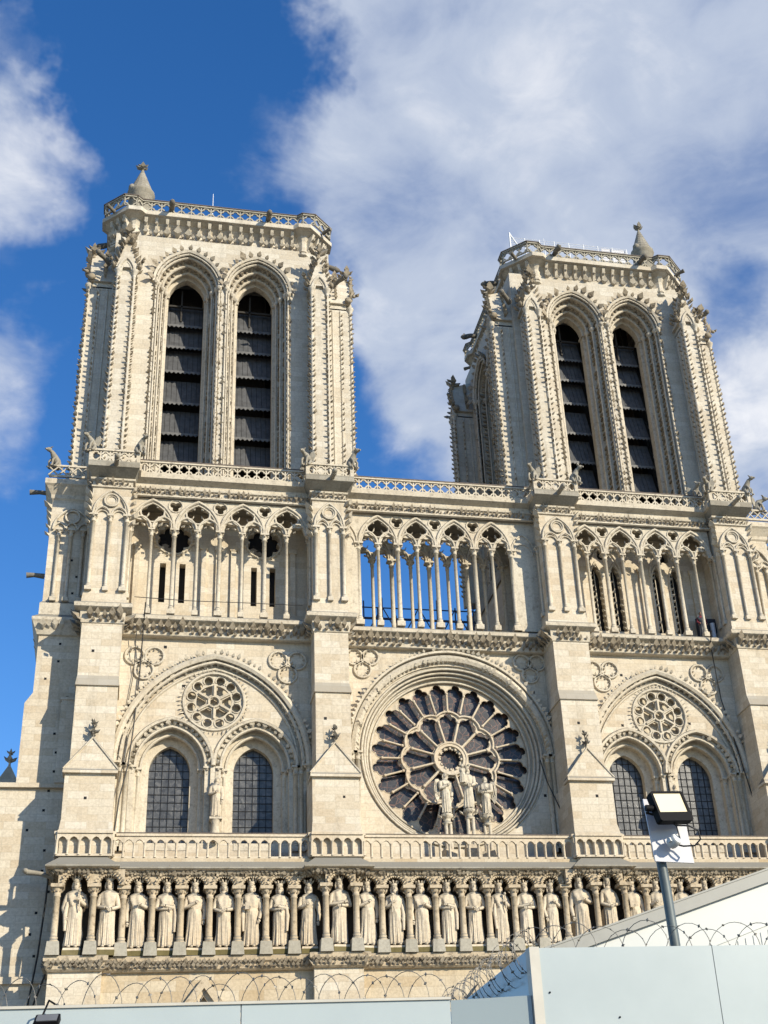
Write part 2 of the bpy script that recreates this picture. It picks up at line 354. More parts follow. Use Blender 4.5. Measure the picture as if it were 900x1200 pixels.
# ---- side bays: wall, great arch, two lancets, small blind rose
WIN = {0: (-14.37, -10.23), 2: (9.62, 13.55)}
def side_bay(i):
    cx, x0, x1, y = BAYS[i]; w1, w2 = WIN[i]
    A = 1.95; off = 0.36; zs = 24.45; sill = 20.6
    rc = (cx, 27.82 if i == 0 else 27.7)
    big = arch(cx, 24.45, 4.62 if i == 0 else 4.3, 5.55, 20)
    mb = MB()
    holes = [opening(w, sill, conc(w, zs, A, off)) for w in (w1, w2)]
    bigop = opening(cx, 19.4, big)
    # wall outside the great arch, and tympanum inside it a hand's breadth deeper
    mb.prism([(x0 - .4, 19.0), (x0 - .4, 32.0), (x1 + .4, 32.0), (x1 + .4, 19.0)] , y, y + .6, [bigop[::-1]], back=False)
    mb.prism(opening(cx, 19.2, arch(cx, 24.45, 4.7 if i == 0 else 4.4, 5.7, 20)), y + .28, y + .9, holes + [circle(rc[0], rc[1], 1.52, 36)], back=False)
    wall = mb.build('bay_wall', M['stone'], cath)
    # recessed back of the blind rose
    mb = MB(); mb.prism(circle(rc[0], rc[1], 1.6, 36), y + .72, y + .8, back=False); mb.build('rose_backing', M['carved'], wall)
    # great arch moulding with its leaf crockets
    mb = MB()
    mb.sweep(big, [(-.02, y + .1), (-.02, y - .17), (.12, y - .24), (.27, y - .17), (.3, y + .05)])
    mb.sweep(big, roll(.09, -.14, y + .02))
    mb.sweep(arch(cx, 24.45, 4.24 if i == 0 else 3.92, 5.12, 20), roll(.08, 0, y + .26))
    beads(mb, arch(cx, 24.45, 4.9 if i == 0 else 4.55, 5.85, 20), y - .1, .3, .2)
    beads(mb, arch(cx, 24.45, 4.42 if i == 0 else 4.1, 5.32, 20), y + .2, .34, .26)
    for sx in (-1, 1):
        xx = cx + sx * (4.62 if i == 0 else 4.3)
        for d in (.12, -.22, -.5):
            column(mb, xx + sx * d, y + (.02 if d > 0 else .3), 20.2, 24.5, .11, n=8)
    mb.build('great_arch', M['carved'], wall)
    # small blind rose: six spokes, twelve lobes
    mb = MB(); hs = []
    for k in range(12):
        a = PI / 2 - 2 * PI * k / 12 + PI / 12
        hs.append(circle(rc[0] + 1.16 * math.cos(a), rc[1] + 1.16 * math.sin(a), .23, 12))
    for k in range(6):
        a0 = PI / 2 - 2 * PI * k / 6
        pts = []
        for t_ in range(7):
            a = a0 - math.radians(7) - math.radians(46) * t_ / 6; pts.append((rc[0] + .88 * math.cos(a), rc[1] + .88 * math.sin(a)))
        pts += [(rc[0] + .42 * math.cos(a0 - math.radians(44)), rc[1] + .42 * math.sin(a0 - math.radians(44))), (rc[0] + .42 * math.cos(a0 - math.radians(16)), rc[1] + .42 * math.sin(a0 - math.radians(16)))]
        hs.append(pts)
    hs.append(foil(rc[0], rc[1], .2, 6))
    mb.prism(circle(rc[0], rc[1], 1.52, 36), y + .34, y + .52, hs)
    mb.sweep(circle(rc[0], rc[1], 1.52, 40), roll(.09, 0, y + .26), closed=True)
    for k in range(6):
        a = PI / 2 - 2 * PI * k / 6
        mb.tube([(rc[0] + r * math.cos(a), y + .3, rc[1] + r * math.sin(a)) for r in (.3, .9)], .06)
    for k in range(12):
        a = PI / 2 - 2 * PI * k / 12 + PI / 12
        mb.sweep([(rc[0] + 1.16 * math.cos(a) + .25 * math.cos(b), rc[1] + 1.16 * math.sin(a) + .25 * math.sin(b)) for b in [a + 2.2 - 4.4 * j / 12 for j in range(13)]], roll(.045, 0, y + .33))
    mb.sweep(circle(rc[0], rc[1], .28, 20), roll(.06, 0, y + .3), closed=True)
    for a, b, nx, nz in resample(circle(rc[0], rc[1], 1.64, 40) + [(rc[0] + 1.64, rc[1])], .22): mb.crock((a, y + .25, b), (nx, -1, nz), (nx, 0, nz), .11)
    mb.build('blind_rose', M['carved'], cath)
    # lancets
    for w in (w1, w2):
        steps = [(A, y + .25), (A, y + .4), (1.68, y + .4), (1.68, y + .8), (1.4, y + .8), (1.4, y + 1.15), (1.0, y + 1.25), (1.0, y + 1.75)]
        mb = MB()
        mb.loft([[(a, yy, b) for a, b in opening(w, sill, conc(w, zs, s_, off))] for s_, yy in steps])
        mb.sweep(conc(w, zs, A + .1, off), [(-.1, y + .27), (-.06, y + .12), (.06, y + .1), (.14, y + .27)])
        for s_, yy in ((1.68, y + .4), (1.4, y + .8)):
            mb.sweep(conc(w, zs, s_ + .02, off), roll(.08, 0, yy - .02))
        beads(mb, conc(w, zs, 1.8, off), y + .4, .3, .24)
        mb.box(w - 1.0, w + 1.0, y + .25, y + 1.75, sill - .35, sill)
        win = empty('lancet_window', (0, 0, 0), cath)
        mb.build('arch_surround', M['carved'], win)
        for sx in (-1, 1):
            for d, yy in ((1.8, y + .5), (1.54, y + .88)):
                mb = MB(); column(mb, w + sx * d, yy, sill, zs, .1, n=8); mb.build('jamb_colonnette', M['carved'], win)
        mb = MB(); mb.prism(opening(w, sill - .02, conc(w, zs, 1.02, off)), y + 1.6, y + 1.64); mb.build('glass', M['glass'], win)
        mb = MB()
        for k in range(1, 6): xx = w - 1 + k * 2 / 6; zt = zs + 1.36 * math.sqrt(max(0, 1 - (abs(xx - w) / 1.02) ** 1.7)); mb.box(xx - .011, xx + .011, y + 1.56, y + 1.6, sill, zt)
        z = sill + .38
        while z < zs + 1.2:
            hw = 1.0 if z < zs else 1.0 * max(0.05, 1 - ((z - zs) / 1.36) ** 1.8); mb.box(w - hw, w + hw, y + 1.565, y + 1.6, z - .011, z + .011); z += .4
        mb.build('iron_bars', M['dark'], win)
    # trefoil rosettes in the corners
    for tx in ((-15.9, -8.68) if i == 0 else (8.45, 14.65)):
        mb = MB(); tz = 29.75 if i == 0 else 29.85
        for k in range(3):
            a = -PI / 2 - 2 * PI * k / 3
            c = (tx + .56 * math.cos(a), tz + .52 * math.sin(a) + .05)
            mb.sweep(circle(c[0], c[1], .47, 22), roll(.075, 0, y - .05), closed=True)
            for j in range(9):
                b = 2 * PI * j / 9 + .2; mb.crock((c[0] + .4 * math.cos(b), y - .02, c[1] + .4 * math.sin(b)), (-math.cos(b), -.8, -math.sin(b)), (0, 0, 1), .13)
        mb.build('trefoil_rosette', M['carved'], cath)
side_bay(0); side_bay(2)

# ---- central bay with the great rose
RC = (-0.05, 25.32); YR = YC + .75
def rose_bay():
    cx, x0, x1, y = BAYS[1]
    ar = arch(RC[0], RC[1], 5.1, 5.22, 24)
    mb = MB()
    mb.prism([(x0 - .5, 19.0), (x0 - .5, 32.0), (x1 + .5, 32.0), (x1 + .5, 19.0)], y, y + .6, [circle(RC[0], RC[1], 4.95, 64)], back=False)
    wall = mb.build('bay_wall', M['stone'], cath)
    rose = empty('rose_window', (0, 0, 0), cath)
    mb = MB()
    st = [(4.95, y), (4.95, y + .1), (4.8, y + .14), (4.72, y + .28), (4.62, y + .28), (4.55, y + .46), (4.44, y + .46), (4.4, y + .62), (4.34, y + .64), (4.27, y + 1.2)]
    mb.loft([[(a, yy, b) for a, b in circle(RC[0], RC[1], r, 72)] for r, yy in st], True)
    for r, yy, q in ((4.78, y + .06, .07), (4.62, y + .24, .07), (4.47, y + .42, .06), (4.26, y + .62, .07)):
        mb.sweep(circle(RC[0], RC[1], r, 72), roll(q, 0, yy), closed=True, smooth=True)
    # hood arch above, two orders of leaf crockets
    mb.sweep(ar, [(-.1, y + .02), (-.08, y - .2), (.08, y - .28), (.26, y - .2), (.32, y + .02)])
    mb.sweep(arch(RC[0], RC[1], 5.42, 5.6, 24), [(-.03, y + .02), (0, y - .3), (.12, y - .3), (.16, y + .02)])
    beads(mb, arch(RC[0], RC[1], 5.5, 5.72, 30), y - .2, .27, .2)
    beads(mb, arch(RC[0], RC[1], 5.0, 5.1, 30), y - .06, .25, .24)
    for sx in (-1, 1):
        for d in (5.02, 5.3):
            column(mb, RC[0] + sx * d, y - .06, 20.2, 25.35, .12, n=8)
    mb.build('rose_surround', M['carved'], rose)
    # stone tracery
    R = 4.28; hs = []; D = math.radians
    def P(r, th): return (RC[0] + r * math.cos(th), RC[1] + r * math.sin(th))
    def loc(th, r, s): return (RC[0] + r * math.cos(th) - s * math.sin(th), RC[1] + r * math.sin(th) + s * math.cos(th))
    ring = lambda dth: 2.45 + .22 * math.cos(12 * dth)
    def head(th, r0, w, sc):
        pts = []
        for (rr, ss, a0, a1) in ((r0 + .03 * sc, w * .52, 100, 0), (r0 + .26 * sc, 0, 82, -82), (r0 + .03 * sc, -w * .52, 0, -100)):
            q = (w * .53 if ss else .24 * sc)
            for k in range(6):
                a = D(a0 + (a1 - a0) * k / 5); pts.append(loc(th, rr + q * math.cos(a), ss + q * math.sin(a)))
        return pts
    lines = []
    for k in range(24):
        th = PI / 2 - 2 * PI * (k + .5) / 24
        w0 = 2.78 * math.tan(D(7.5)) - .045; w1 = 3.48 * math.tan(D(7.5)) - .035
        pts = [loc(th, 3.59, w1)] + head(th, 3.69, w1, 1.0) + [loc(th, 3.59, -w1)]
        # bottom edge follows the scalloped middle ring
        for j in range(5):
            s = -w0 + 2 * w0 * j / 4; dth = (th + math.atan2(s, 2.7)) - (PI / 2 - 2 * PI * round((PI / 2 - th) / (2 * PI / 12)) / 12)
            pts.append(loc(th, ring(dth) + .075, s))
        hs.append(pts)
    for k in range(12):
        th = PI / 2 - 2 * PI * k / 12
        w0 = .95 * math.tan(D(15)) - .05; w1 = 1.9 * math.tan(D(15)) - .05
        pts = [loc(th, 1.96, w1)] + head(th, 2.09, w1, .95) + [loc(th, 1.96, -w1), loc(th, .98, -w0), loc(th, .96, 0), loc(th, .98, w0)]
        hs.append(pts)
    hs.append(foil(RC[0], RC[1], .62, 12, q=.2, n=5))
    mb = MB()
    tau = 2 * PI
    zone = lambda th: ring(th - (PI / 2 - tau * round((PI / 2 - th) / (tau / 12)) / 12)) + .03
    for k in range(24):          # one voussoir of the plate per petal
        th = PI / 2 - tau * (k + .5) / 24; h_ = tau / 48
        edge = [th + h_ - 2 * h_ * j / 6 for j in range(7)]
        mb.prism([P(zone(a), a) for a in reversed(edge)] + [P(R, a) for a in edge], YR, YR + .11, [hs[k]])
    for k in range(12):
        th = PI / 2 - tau * k / 12; h_ = tau / 24
        edge = [th + h_ - 2 * h_ * j / 10 for j in range(11)]
        mb.prism([P(.8, a) for a in reversed(edge)] + [P(zone(a), a) for a in edge], YR, YR + .11, [hs[24 + k]])
    mb.prism(circle(RC[0], RC[1], .8, 48), YR, YR + .11, [hs[-1]])
    for h in hs[:-1]:
        mb.sweep(h, roll(.02, 0, YR - .005, 5), closed=True, smooth=True)
    mb.sweep(circle(RC[0], RC[1], .78, 40), [(-.1, YR), (-.1, YR - .14), (.1, YR - .14), (.1, YR)], closed=True)
    mb.sweep(circle(RC[0], RC[1], .86, 40), roll(.06, 0, YR - .13), closed=True, smooth=True)
    for k in range(12):
        a = 2 * PI * k / 12; mb.ball((*[RC[0] + .58 * math.cos(a)], YR - .04, RC[1] + .58 * math.sin(a)), .085, n=6, m=4)
    mb.build('tracery', M['statue'], rose)
    mb = MB()
    for k in range(24):
        th = PI / 2 - 2 * PI * k / 24
        p = [P(r, th) for r in (2.62, 3.62)]
        mb.tube([(a, YR - .06, b) for a, b in p], .055, 7)
        for a, b in p: mb.ball((a, YR - .07, b), .085, n=7, m=4)
    for k in range(12):
        th = PI / 2 - 2 * PI * (k + .5) / 12
        p = [P(r, th) for r in (.9, 2.08)]
        mb.tube([(a, YR - .06, b) for a, b in p], .062, 7)
        for a, b in p: mb.ball((a, YR - .07, b), .095, n=7, m=4)
    # scalloped middle ring as a heavy roll
    ptsr = []
    for k in range(120):
        th = 2 * PI * k / 120; r = 2.47 + .2 * abs(math.cos(6 * (th - PI / 2))) ** .8 * (1 if True else 0) - .06
        ptsr.append(P(r, th))
    mb.sweep(ptsr, roll(.062, 0, YR - .06, 6), closed=True, smooth=True)
    mb.build('spokes', M['statue'], rose)
    mb = MB(); mb.prism(circle(RC[0], RC[1], R + .02, 64), YR + .34, YR + .38); mb.build('glass', M['roseglass'], rose)
    for tx, tz in ((-4.68, 30.35), (4.5, 30.35)):
        mb = MB()
        for k in range(3):
            a = -PI / 2 - 2 * PI * k / 3; c = (tx + .5 * math.cos(a), tz + .48 * math.sin(a))
            mb.sweep(circle(c[0], c[1], .44, 22), roll(.075, 0, y - .05), closed=True)
            for j in range(9):
                b = 2 * PI * j / 9 + .2; mb.crock((c[0] + .38 * math.cos(b), y - .02, c[1] + .38 * math.sin(b)), (-math.cos(b), -.8, -math.sin(b)), (0, 0, 1), .13)
        mb.build('trefoil_rosette', M['carved'], cath)
rose_bay()

# ---- buttresses between the bays
for i, (bx, h) in enumerate(zip(BX, BH)):
    b = empty('buttress', (0, 0, 0), cath)
    mb = MB()
    yb = 1.0
    mb.box(bx - 1.12, bx + 1.12, -2.2, yb, 0.4, 14.45); mb.box(bx - 1.12, bx + 1.12, -2.1, yb, 18.72, 20.3)
    # tabernacle stage
    mb.box(bx - 1.13, bx + 1.13, -2.1, yb, 20.3, 23.2)
    mb.hexa([(bx - 1.2, -2.32, 20.35), (bx + 1.2, -2.32, 20.35), (bx + 1.2, -1.8, 20.35), (bx - 1.2, -1.8, 20.35), (bx - 1.14, -2.11, 20.95), (bx + 1.14, -2.11, 20.95), (bx + 1.14, -1.8, 20.95), (bx - 1.14, -1.8, 20.95)])
    # shaft with one weathered set-back
    mb.box(bx - h, bx + h, -1.72, yb, 23.2, 27.75)
    mb.hexa([(bx - h - .06, -1.82, 27.68), (bx + h + .06, -1.82, 27.68), (bx + h + .06, yb, 27.68), (bx - h - .06, yb, 27.68), (bx - h, -1.5, 28.3), (bx + h, -1.5, 28.3), (bx + h, yb, 28.3), (bx - h, yb, 28.3)])
    mb.box(bx - h, bx + h, -1.5, yb, 28.2, 31.2)
    mb.build('shaft', M['stone'], b)
    mb = MB()
    e = 1.24
    mb.box(bx - e, bx + e, -2.28, -1.4, 23.15, 23.27)
    mb.hexa([(bx - e, -2.28, 23.27), (bx + e, -2.28, 23.27), (bx + e, -1.4, 23.27), (bx - e, -1.4, 23.27), (bx - 1.02, -2.06, 23.52), (bx + 1.02, -2.06, 23.52), (bx + 1.02, -1.4, 23.52), (bx - 1.02, -1.4, 23.52)])
    mb.add([(bx - e, -2.2, 23.3), (bx + e, -2.2, 23.3), (bx, -2.1, 24.85), (bx - e, -1.5, 23.3), (bx + e, -1.5, 23.3), (bx, -1.5, 24.85)], [(0, 1, 2), (0, 2, 5, 3), (1, 4, 5, 2), (3, 5, 4)])
    for sx in (-1, 1):
        mb.tube([(bx + sx * e, -2.2, 23.36), (bx, -2.12, 24.92)], .05, 5)
    mb.build('gablet', M['stone'], b)
    mb = MB(); finial(mb, bx, -2.0, 24.75, 1.15, .11)
    for k in range(8): mb.crock((bx + rnd.uniform(-.08, .08), -2.05, 25.1 + k * .09), (rnd.uniform(-1, 1), -.6, .4), (0, 0, 1), .11)
    mb.build('finial', M['soot'], b)

mb = MB()
for x, z, y in [(-16.5, 27.4, 0), (-14.9, 30.6, 0), (-13.9, 27.2, .28), (-11.0, 26.9, .28), (-9.9, 28.9, 0), (-8.9, 28.3, 0), (-16.6, 26.6, 0), (9.6, 29.9, 0), (9.4, 27.1, .28), (13.3, 27.3, .28), (14.4, 28.0, 0), (-4.9, 28.6, YC), (4.6, 28.9, YC), (4.7, 23.2, YC), (-13.9, 28.6, .28), (-7.0, 26.3, -1.72), (-6.2, 22.2, -2.1), (6.6, 22.4, -2.1), (6.2, 26.4, -1.72), (-18.2, 22.0, -2.1), (-18.4, 29.6, -1.5)]:
    s_ = rnd.uniform(.05, .08); mb.box(x - s_, x + s_, y - .004, y + .1, z - s_, z + s_)
for k in range(22):
    x = -19.5 - rnd.random() * 1.3 ; z = 15.5 + k * .95; mb.box(x - .06, x + .06, .296, .4, z - .06, z + .06)
o = mb.build('putlog_holes', M['dark'], cath); o['kind'] = 'stuff'
# ---- flanks: the turrets that clasp the front at either end
def flank(sx, xi, xo, name='side_turret'):
    f = empty(name, (0, 0, 0), cath)
    def bx_(mb, a, b_, y0, y1, z0, z1): mb.box(min(a, b_), max(a, b_), y0, y1, z0, z1)
    mb = MB()
    bx_(mb, xi, xo + sx * 1.9, .3, 9, .4, 23.3)
    bx_(mb, xi, xo + sx * .35, .3, 9, 23.3, 27.5)
    a, b_, c = xi, xo + sx * .35, xo
    mb.prism([(a, 27.5), (b_, 27.5), (c, 28.05), (a, 28.05)] if sx < 0 else [(a, 27.5), (a, 28.05), (c, 28.05), (b_, 27.5)], .3, 9)
    bx_(mb, xi, xo, .3, 9, 28.05, 39.4)
    bx_(mb, xi, xo + sx * 1.95, .1, 9, 23.2, 23.42)
    bx_(mb, xi, xi + sx * .75, .02, 1, 23.42, 27.6)
    bx_(mb, xi, xi + sx * .8, -.03, 1, 27.6, 27.75)
    bx_(mb, xi, xo + sx * 1.9, .12, 1, 14.3, 14.6)
    mb.build('wall', M['stone'], f)
    mb = MB()
    for k in range(3):
        column(mb, xi + sx * (.42 + .62 * k), .2, 33.0, 37.2, .09, n=8)
    for z0 in (31.15,):
        for k in range(7):
            mb.crock((xi + sx * (.2 + .3 * k), .1, z0 + .35), (0, -1, .6), (0, 0, 1), .34)
        for k in range(10): mb.crock((xo, .5 + k * .33, z0 + .35), (sx, 0, .6), (0, 0, 1), .34)
    path = [(xo, 9), (xo, .3), (xi, .3)] if sx < 0 else [(xi, .3), (xo, .3), (xo, 9)]
    pr = [(0, 31.1), (-.1, 31.15), (-.16, 31.3), (-.34, 31.75), (-.4, 31.85), (-.4, 32.0), (-.1, 32.25), (0, 32.25)]
    mb.sweep(path, pr, mp=XY)
    mb.sweep(path, [(0, 39.0), (-.08, 39.1), (-.1, 39.3), (-.35, 39.7), (-.45, 39.8), (-.45, 40.1), (-.1, 40.25), (0, 40.25)], mp=XY)
    mb.sweep(path, [(0, 32.25), (-.12, 32.25), (-.12, 32.9), (0, 33.05)], mp=XY)
    mb.sweep(arch(xi + sx * 1.04, 37.2, .95, 1.3), roll(.07, 0, .22))
    mb.sweep(circle(xi + sx * 1.04, 38.0, .36, 20), roll(.06, 0, .22), closed=True)
    for k in range(3): mb.sweep(arch(xi + sx * (.42 + .62 * k + .0), 37.2, .3, .42, 6), roll(.045, 0, .22))
    for k in range(6): mb.crock((xo, .3, 36.9 + k * .42), (sx, -.4, .4), (0, 0, 1), .34)
    bx_(mb, xi, xo + sx * .3, .0, .12, 40.3, 40.42); bx_(mb, xi, xo + sx * .3, .0, .12, 40.95, 41.05)
    for k in range(4):
        mb.tube([(xi + sx * (.5 + .5 * k), .06, 40.42), (xi + sx * (1.0 + .5 * k), .06, 40.95)], .05, 5); mb.tube([(xi + sx * (1.0 + .5 * k), .06, 40.42), (xi + sx * (.5 + .5 * k), .06, 40.95)], .05, 5)
    mb.build('gallery_trim', M['carved'], f)
    for zz, l in ((39.9, 1.3), (34.9, 1.0)):
        mb = MB()
        mb.tube([(xo + sx * .1, 1.2, zz), (xo + sx * l * .6, 1.2, zz + .05), (xo + sx * l, 1.2, zz + .02)], [.16, .13, .17], 6)
        mb.build('gargoyle', M['soot'], f)
flank(-1, -19.0, -21.15); flank(1, 18.0, 20.1)

# ---- string courses and cornices that run across the whole front
PLAN = [(-19.04, 1.2), (-19.04, -1.5), (-17.08, -1.5), (-17.08, -.3), (-7.48, -.3), (-7.48, -1.5), (-5.72, -1.5), (-5.72, YC - .3), (5.35, YC - .3), (5.35, -1.5), (7.35, -1.5), (7.35, -.3), (16.07, -.3), (16.07, -1.5), (18.03, -1.5), (18.03, 1.2)]
def cornice(plan, prof, mat, leaf=None, step=.33, size=.36, name='cornice', extra=None):
    mb = MB(); mb.sweep(plan, [(-a, b) for a, b in prof], mp=XY)
    c_ = mb.build(name, mat, cath)
    if leaf:
        mb = MB(); o, z = leaf
        for a, b, nx, ny in resample(plan, step):
            mb.crock((a - nx * o, b - ny * o, z), (-nx, -ny, .3), (0, 0, 1), size, .36); mb.crock((a - nx * (o - .02) + ny * step * .5, b - ny * (o - .02) - nx * step * .5, z - size * .5), (-nx, -ny, .1), (0, 0, 1), size * .55, .36)
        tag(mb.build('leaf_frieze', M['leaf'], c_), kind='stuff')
    return c_
cornice(PLAN, [(-.6, 31.02), (0, 31.06), (.06, 31.1), (.08, 31.2), (.1, 31.3), (.12, 31.7), (.36, 31.8), (.42, 31.84), (.44, 32.02), (.36, 32.1), (0, 32.24), (-.6, 32.26)], M['carved'], (.08, 31.44), .36, .42)
PLAN2 = [(x, (y - .0) if y > -1 else -1.3) for x, y in PLAN]
GP = [(-19.04, 1.2), (-19.04, -1.35), (-17.08, -1.35), (-17.08, -.7), (-7.48, -.7), (-7.48, -1.35), (-5.72, -1.35), (-5.72, -.45), (5.35, -.45), (5.35, -1.35), (7.35, -1.35), (7.35, -.7), (16.07, -.7), (16.07, -1.35), (18.03, -1.35), (18.03, 1.2)]
cornice(GP, [(0, 38.95), (.1, 39.0), (.1, 39.08), (.05, 39.12), (.05, 39.36), (.16, 39.42), (.18, 39.52), (.06, 39.56), (.06, 39.78), (.42, 39.95), (.45, 40.22), (.2, 40.3), (0, 40.3)], M['carved'], (.05, 39.23), .26, .24)
# gallery floor slabs (kept as one weathered course)
mb = MB()
mb.box(-19, 18, -.4, 2.6, 39.0, 39.9); mb.box(-19, -5.6, 2.6, 16, 39.0, 39.9); mb.box(5.3, 18, 2.6, 16, 39.0, 39.9)
mb.box(-19, -5.6, .6, 16, 31.2, 32.3); mb.box(5.3, 18, .6, 16, 31.2, 32.3); mb.box(-5.7, 5.3, YC + .02, 2.7, 31.2, 32.26)
mb.build('gallery_floor', M['roofstone'], cath)
# body of the building behind the front
mb = MB()
mb.box(-19, 18, 2.4, 16, .4, 31.3)
for a, b in ((-18.9, -5.75), (5.4, 17.9)): mb.box(a, b, 1.6, 15.8, 32.2, 39.1)
mb.box(-6.5, 6.5, 16, 70, .4, 33)
mb.build('nave', M['stone'], cath)

# ---- colonnade of the great gallery
CB, CT = 32.2, 37.17
def bay_tracery(xs, y, ztop, pairs):
    """pairs: (x_left, x_right) of each great arch; one pierced plate with moulded arches on its face"""
    obj = MB(); poly = []; holes = []; zs = 37.17
    for (a, b) in pairs:
        c = (a + b) / 2; hw = (b - a) / 2
        poly.append((a, zs - .08))
        for cc in (c - hw / 2, c + hw / 2):
            r = hw / 2 - .09
            for j in range(13):
                t = PI - PI * j / 12
                rr = r * (1 - .2 * abs(math.sin(3 * t)) * (1 if 0 < j < 12 else 0))
                poly.append((cc + rr * math.cos(t), zs - .05 + rr * 1.3 * math.sin(t)))
        holes.append(foil(c, 38.16, .6, 4, PI / 2, q=.48))
    poly += [(pairs[-1][1], zs - .08), (pairs[-1][1], ztop), (pairs[0][0], ztop)]
    for (a, b) in pairs[:-1]: holes.append(foil(b, 38.55, .33, 3, -PI / 2, q=.5))
    obj.prism(poly, y - .1, y + .16, holes)
    for (a, b) in pairs[:-1]: obj.sweep(circle(b, 38.56, .37, 16), roll(.045, 0, y - .11), closed=True)
    for (a, b) in pairs:
        c = (a + b) / 2; hw = (b - a) / 2
        ga = arch(c, zs, hw - .04, 1.7, 12)
        obj.sweep(ga, roll(.09, 0, y - .15)); obj.sweep(arch(c, zs, hw - .17, 1.5, 12), roll(.05, 0, y - .14))
        for cc in (c - hw / 2, c + hw / 2): obj.sweep(arch(cc, zs, hw / 2 - .05, .68, 8), roll(.065, 0, y - .15))
        obj.sweep(circle(c, 38.16, .63, 20), roll(.055, 0, y - .13), closed=True)
        for k in range(4):
            q = PI / 4 + PI / 2 * k; obj.crock((c + .42 * math.cos(q), y - .08, 38.16 + .42 * math.sin(q)), (-math.cos(q), -.5, -math.sin(q)), (0, 0, 1), .15)
        for cc in (c - hw / 2, c + hw / 2):
            for sx in (-1, 1): obj.crock((cc + sx * .25, y - .05, 37.36), (-sx, -.3, .1), (0, 0, 1), .17)
    return obj
def gallery(i, cols, ends, y, minor):
    pairs = []
    nodes = [ends[0]] + list(cols) + [ends[1]]
    maj = nodes[0::2]
    for a, b in zip(maj, maj[1:]): pairs.append((a, b))
    mb = bay_tracery(cols, y, 39.0, pairs); mb.build('gallery_tracery', M['carved'], cath)
    for k, x in enumerate(cols):
        mb = MB(); column(mb, x, y, CB, CT, .115 if k % 2 else .088, .5, .42); mb.build('gallery_column', M['carved'], cath)
gallery(0, [-15.93, -14.74, -13.54, -12.36, -11.18, -9.98, -8.8], (-17.13, -7.6), -.45, 1)
gallery(2, [8.28, 9.35, 10.42, 11.5, 12.6, 13.72, 14.82], (7.25, 15.92), -.45, 1)
# the open central bay has two screens of columns, the second behind the first
cc = [-4.83, -3.72, -2.62, -1.52, -.45, .62, 1.74, 2.76, 3.88]
for y, nm in ((-.12, 'front'), (1.75, 'rear')):
    mb = bay_tracery(cc, y, 39.0, [(cc[0], cc[2]), (cc[2], cc[4]), (cc[4], cc[6]), (cc[6], cc[8])])
    for a, b in ((-5.75, cc[0]), (cc[8], 5.4)): mb.box(a, b, y - .1, y + .3, 32.2, 39.0)
    for x0_, x1_, c_ in ((-5.7, cc[0], 0), (cc[8], 5.3, 0)):
        if y < 0:
            mb.sweep(arch((x0_ + x1_) / 2, 37.1, abs(x1_ - x0_) / 2 - .05, 1.1, 8), roll(.06, 0, y - .12)); mb.sweep(arch((x0_ + x1_) / 2, 36.9, abs(x1_ - x0_) / 2 - .15, .7, 8), roll(.05, 0, y - .12))
    mb.build('gallery_tracery', M['carved'], cath)
    for k, x in enumerate(cc):
        mb = MB(); column(mb, x, y, CB, CT, .125 if k % 2 == 0 else .098, .55, .42); mb.build('gallery_column', M['carved'], cath)
mb = MB(); mb.box(-5.65, 5.25, 2.1, 2.3, 32.25, 32.95); mb.build('gallery_parapet', M['roofstone'], cath)
# walls behind the side colonnades, with slits on the north and crocketed twin openings on the south
def gallery_wall(i):
    cx, x0, x1, y = BAYS[i]
    mb = MB(); holes = []
    if i == 0:
        for c in (-15.22, -14.19, -10.38, -9.38): holes.append([(c - .16, 33.6), (c - .16, 35.92), (c + .16, 35.92), (c + .16, 33.6)])
        for c in (-14.7, -9.88): holes.append(foil(c, 37.45, .92, 8, PI / 8, q=.3))
    else:
        for c in (9.25, 10.4, 13.0, 14.1): holes.append(opening(c, 33.0, arch(c, 36.3, .34, .95, 8)))
        for c in (9.82, 13.55): holes.append(foil(c, 37.9, .42, 4, PI / 4))
    mb.prism([(x0 - .5, 32.1), (x0 - .5, 39.2), (x1 + .5, 39.2), (x1 + .5, 32.1)], 1.0, 1.5, holes)
    for x in ([-16.6, -13.1, -12.3, -11.5, -8.3] if i == 0 else [7.9, 11.2, 12.0, 15.2]):
        mb.box(x - .14, x + .14, .84, 1.02, 32.3, 37.0); mb.box(x - .2, x + .2, .8, 1.02, 36.8, 37.05)
    mb.build('gallery_wall', M['stone'], cath)
    mb = MB()
    if i == 0:
        for c in (-14.7, -9.88):
            mb = MB()
            for a, b, nx, nz in resample(circle(c, 37.45, .98, 40), .24): mb.crock((a, 1.0, b), (nx, -1, nz), (0, 0, 1), .2)
            mb.sweep(circle(c, 37.45, .97, 30), roll(.07, 0, .99), closed=True)
            mb.build('oculus_trim', M['carved'], cath)
    else:
        for c in (9.25, 10.4, 13.0, 14.1):
            mb = MB(); pth = opening(c, 33.1, arch(c, 36.3, .36, 1.0, 8))
            mb.sweep(pth, roll(.07, 0, .98))
            for a, b, nx, nz in resample(pth, .36): mb.crock((a, 1.05, b), (-nx, -.2, -nz), (0, 0, 1), .2)
            mb.box(c - .02, c + .02, 1.25, 1.3, 33, 36.9); mb.build('opening_trim', M['carved'], cath)
        for c in (9.82, 13.55): mb = MB(); mb.sweep(arch(c, 36.6, .95, 1.9, 10), roll(.08, 0, .98)); mb.build('opening_trim', M['carved'], cath)
    mb = MB(); mb.box(x0, x1, 1.5, 1.56, 32.3, 39.0); mb.build('dark_interior', M['dark'], cath)
gallery_wall(0); gallery_wall(2)

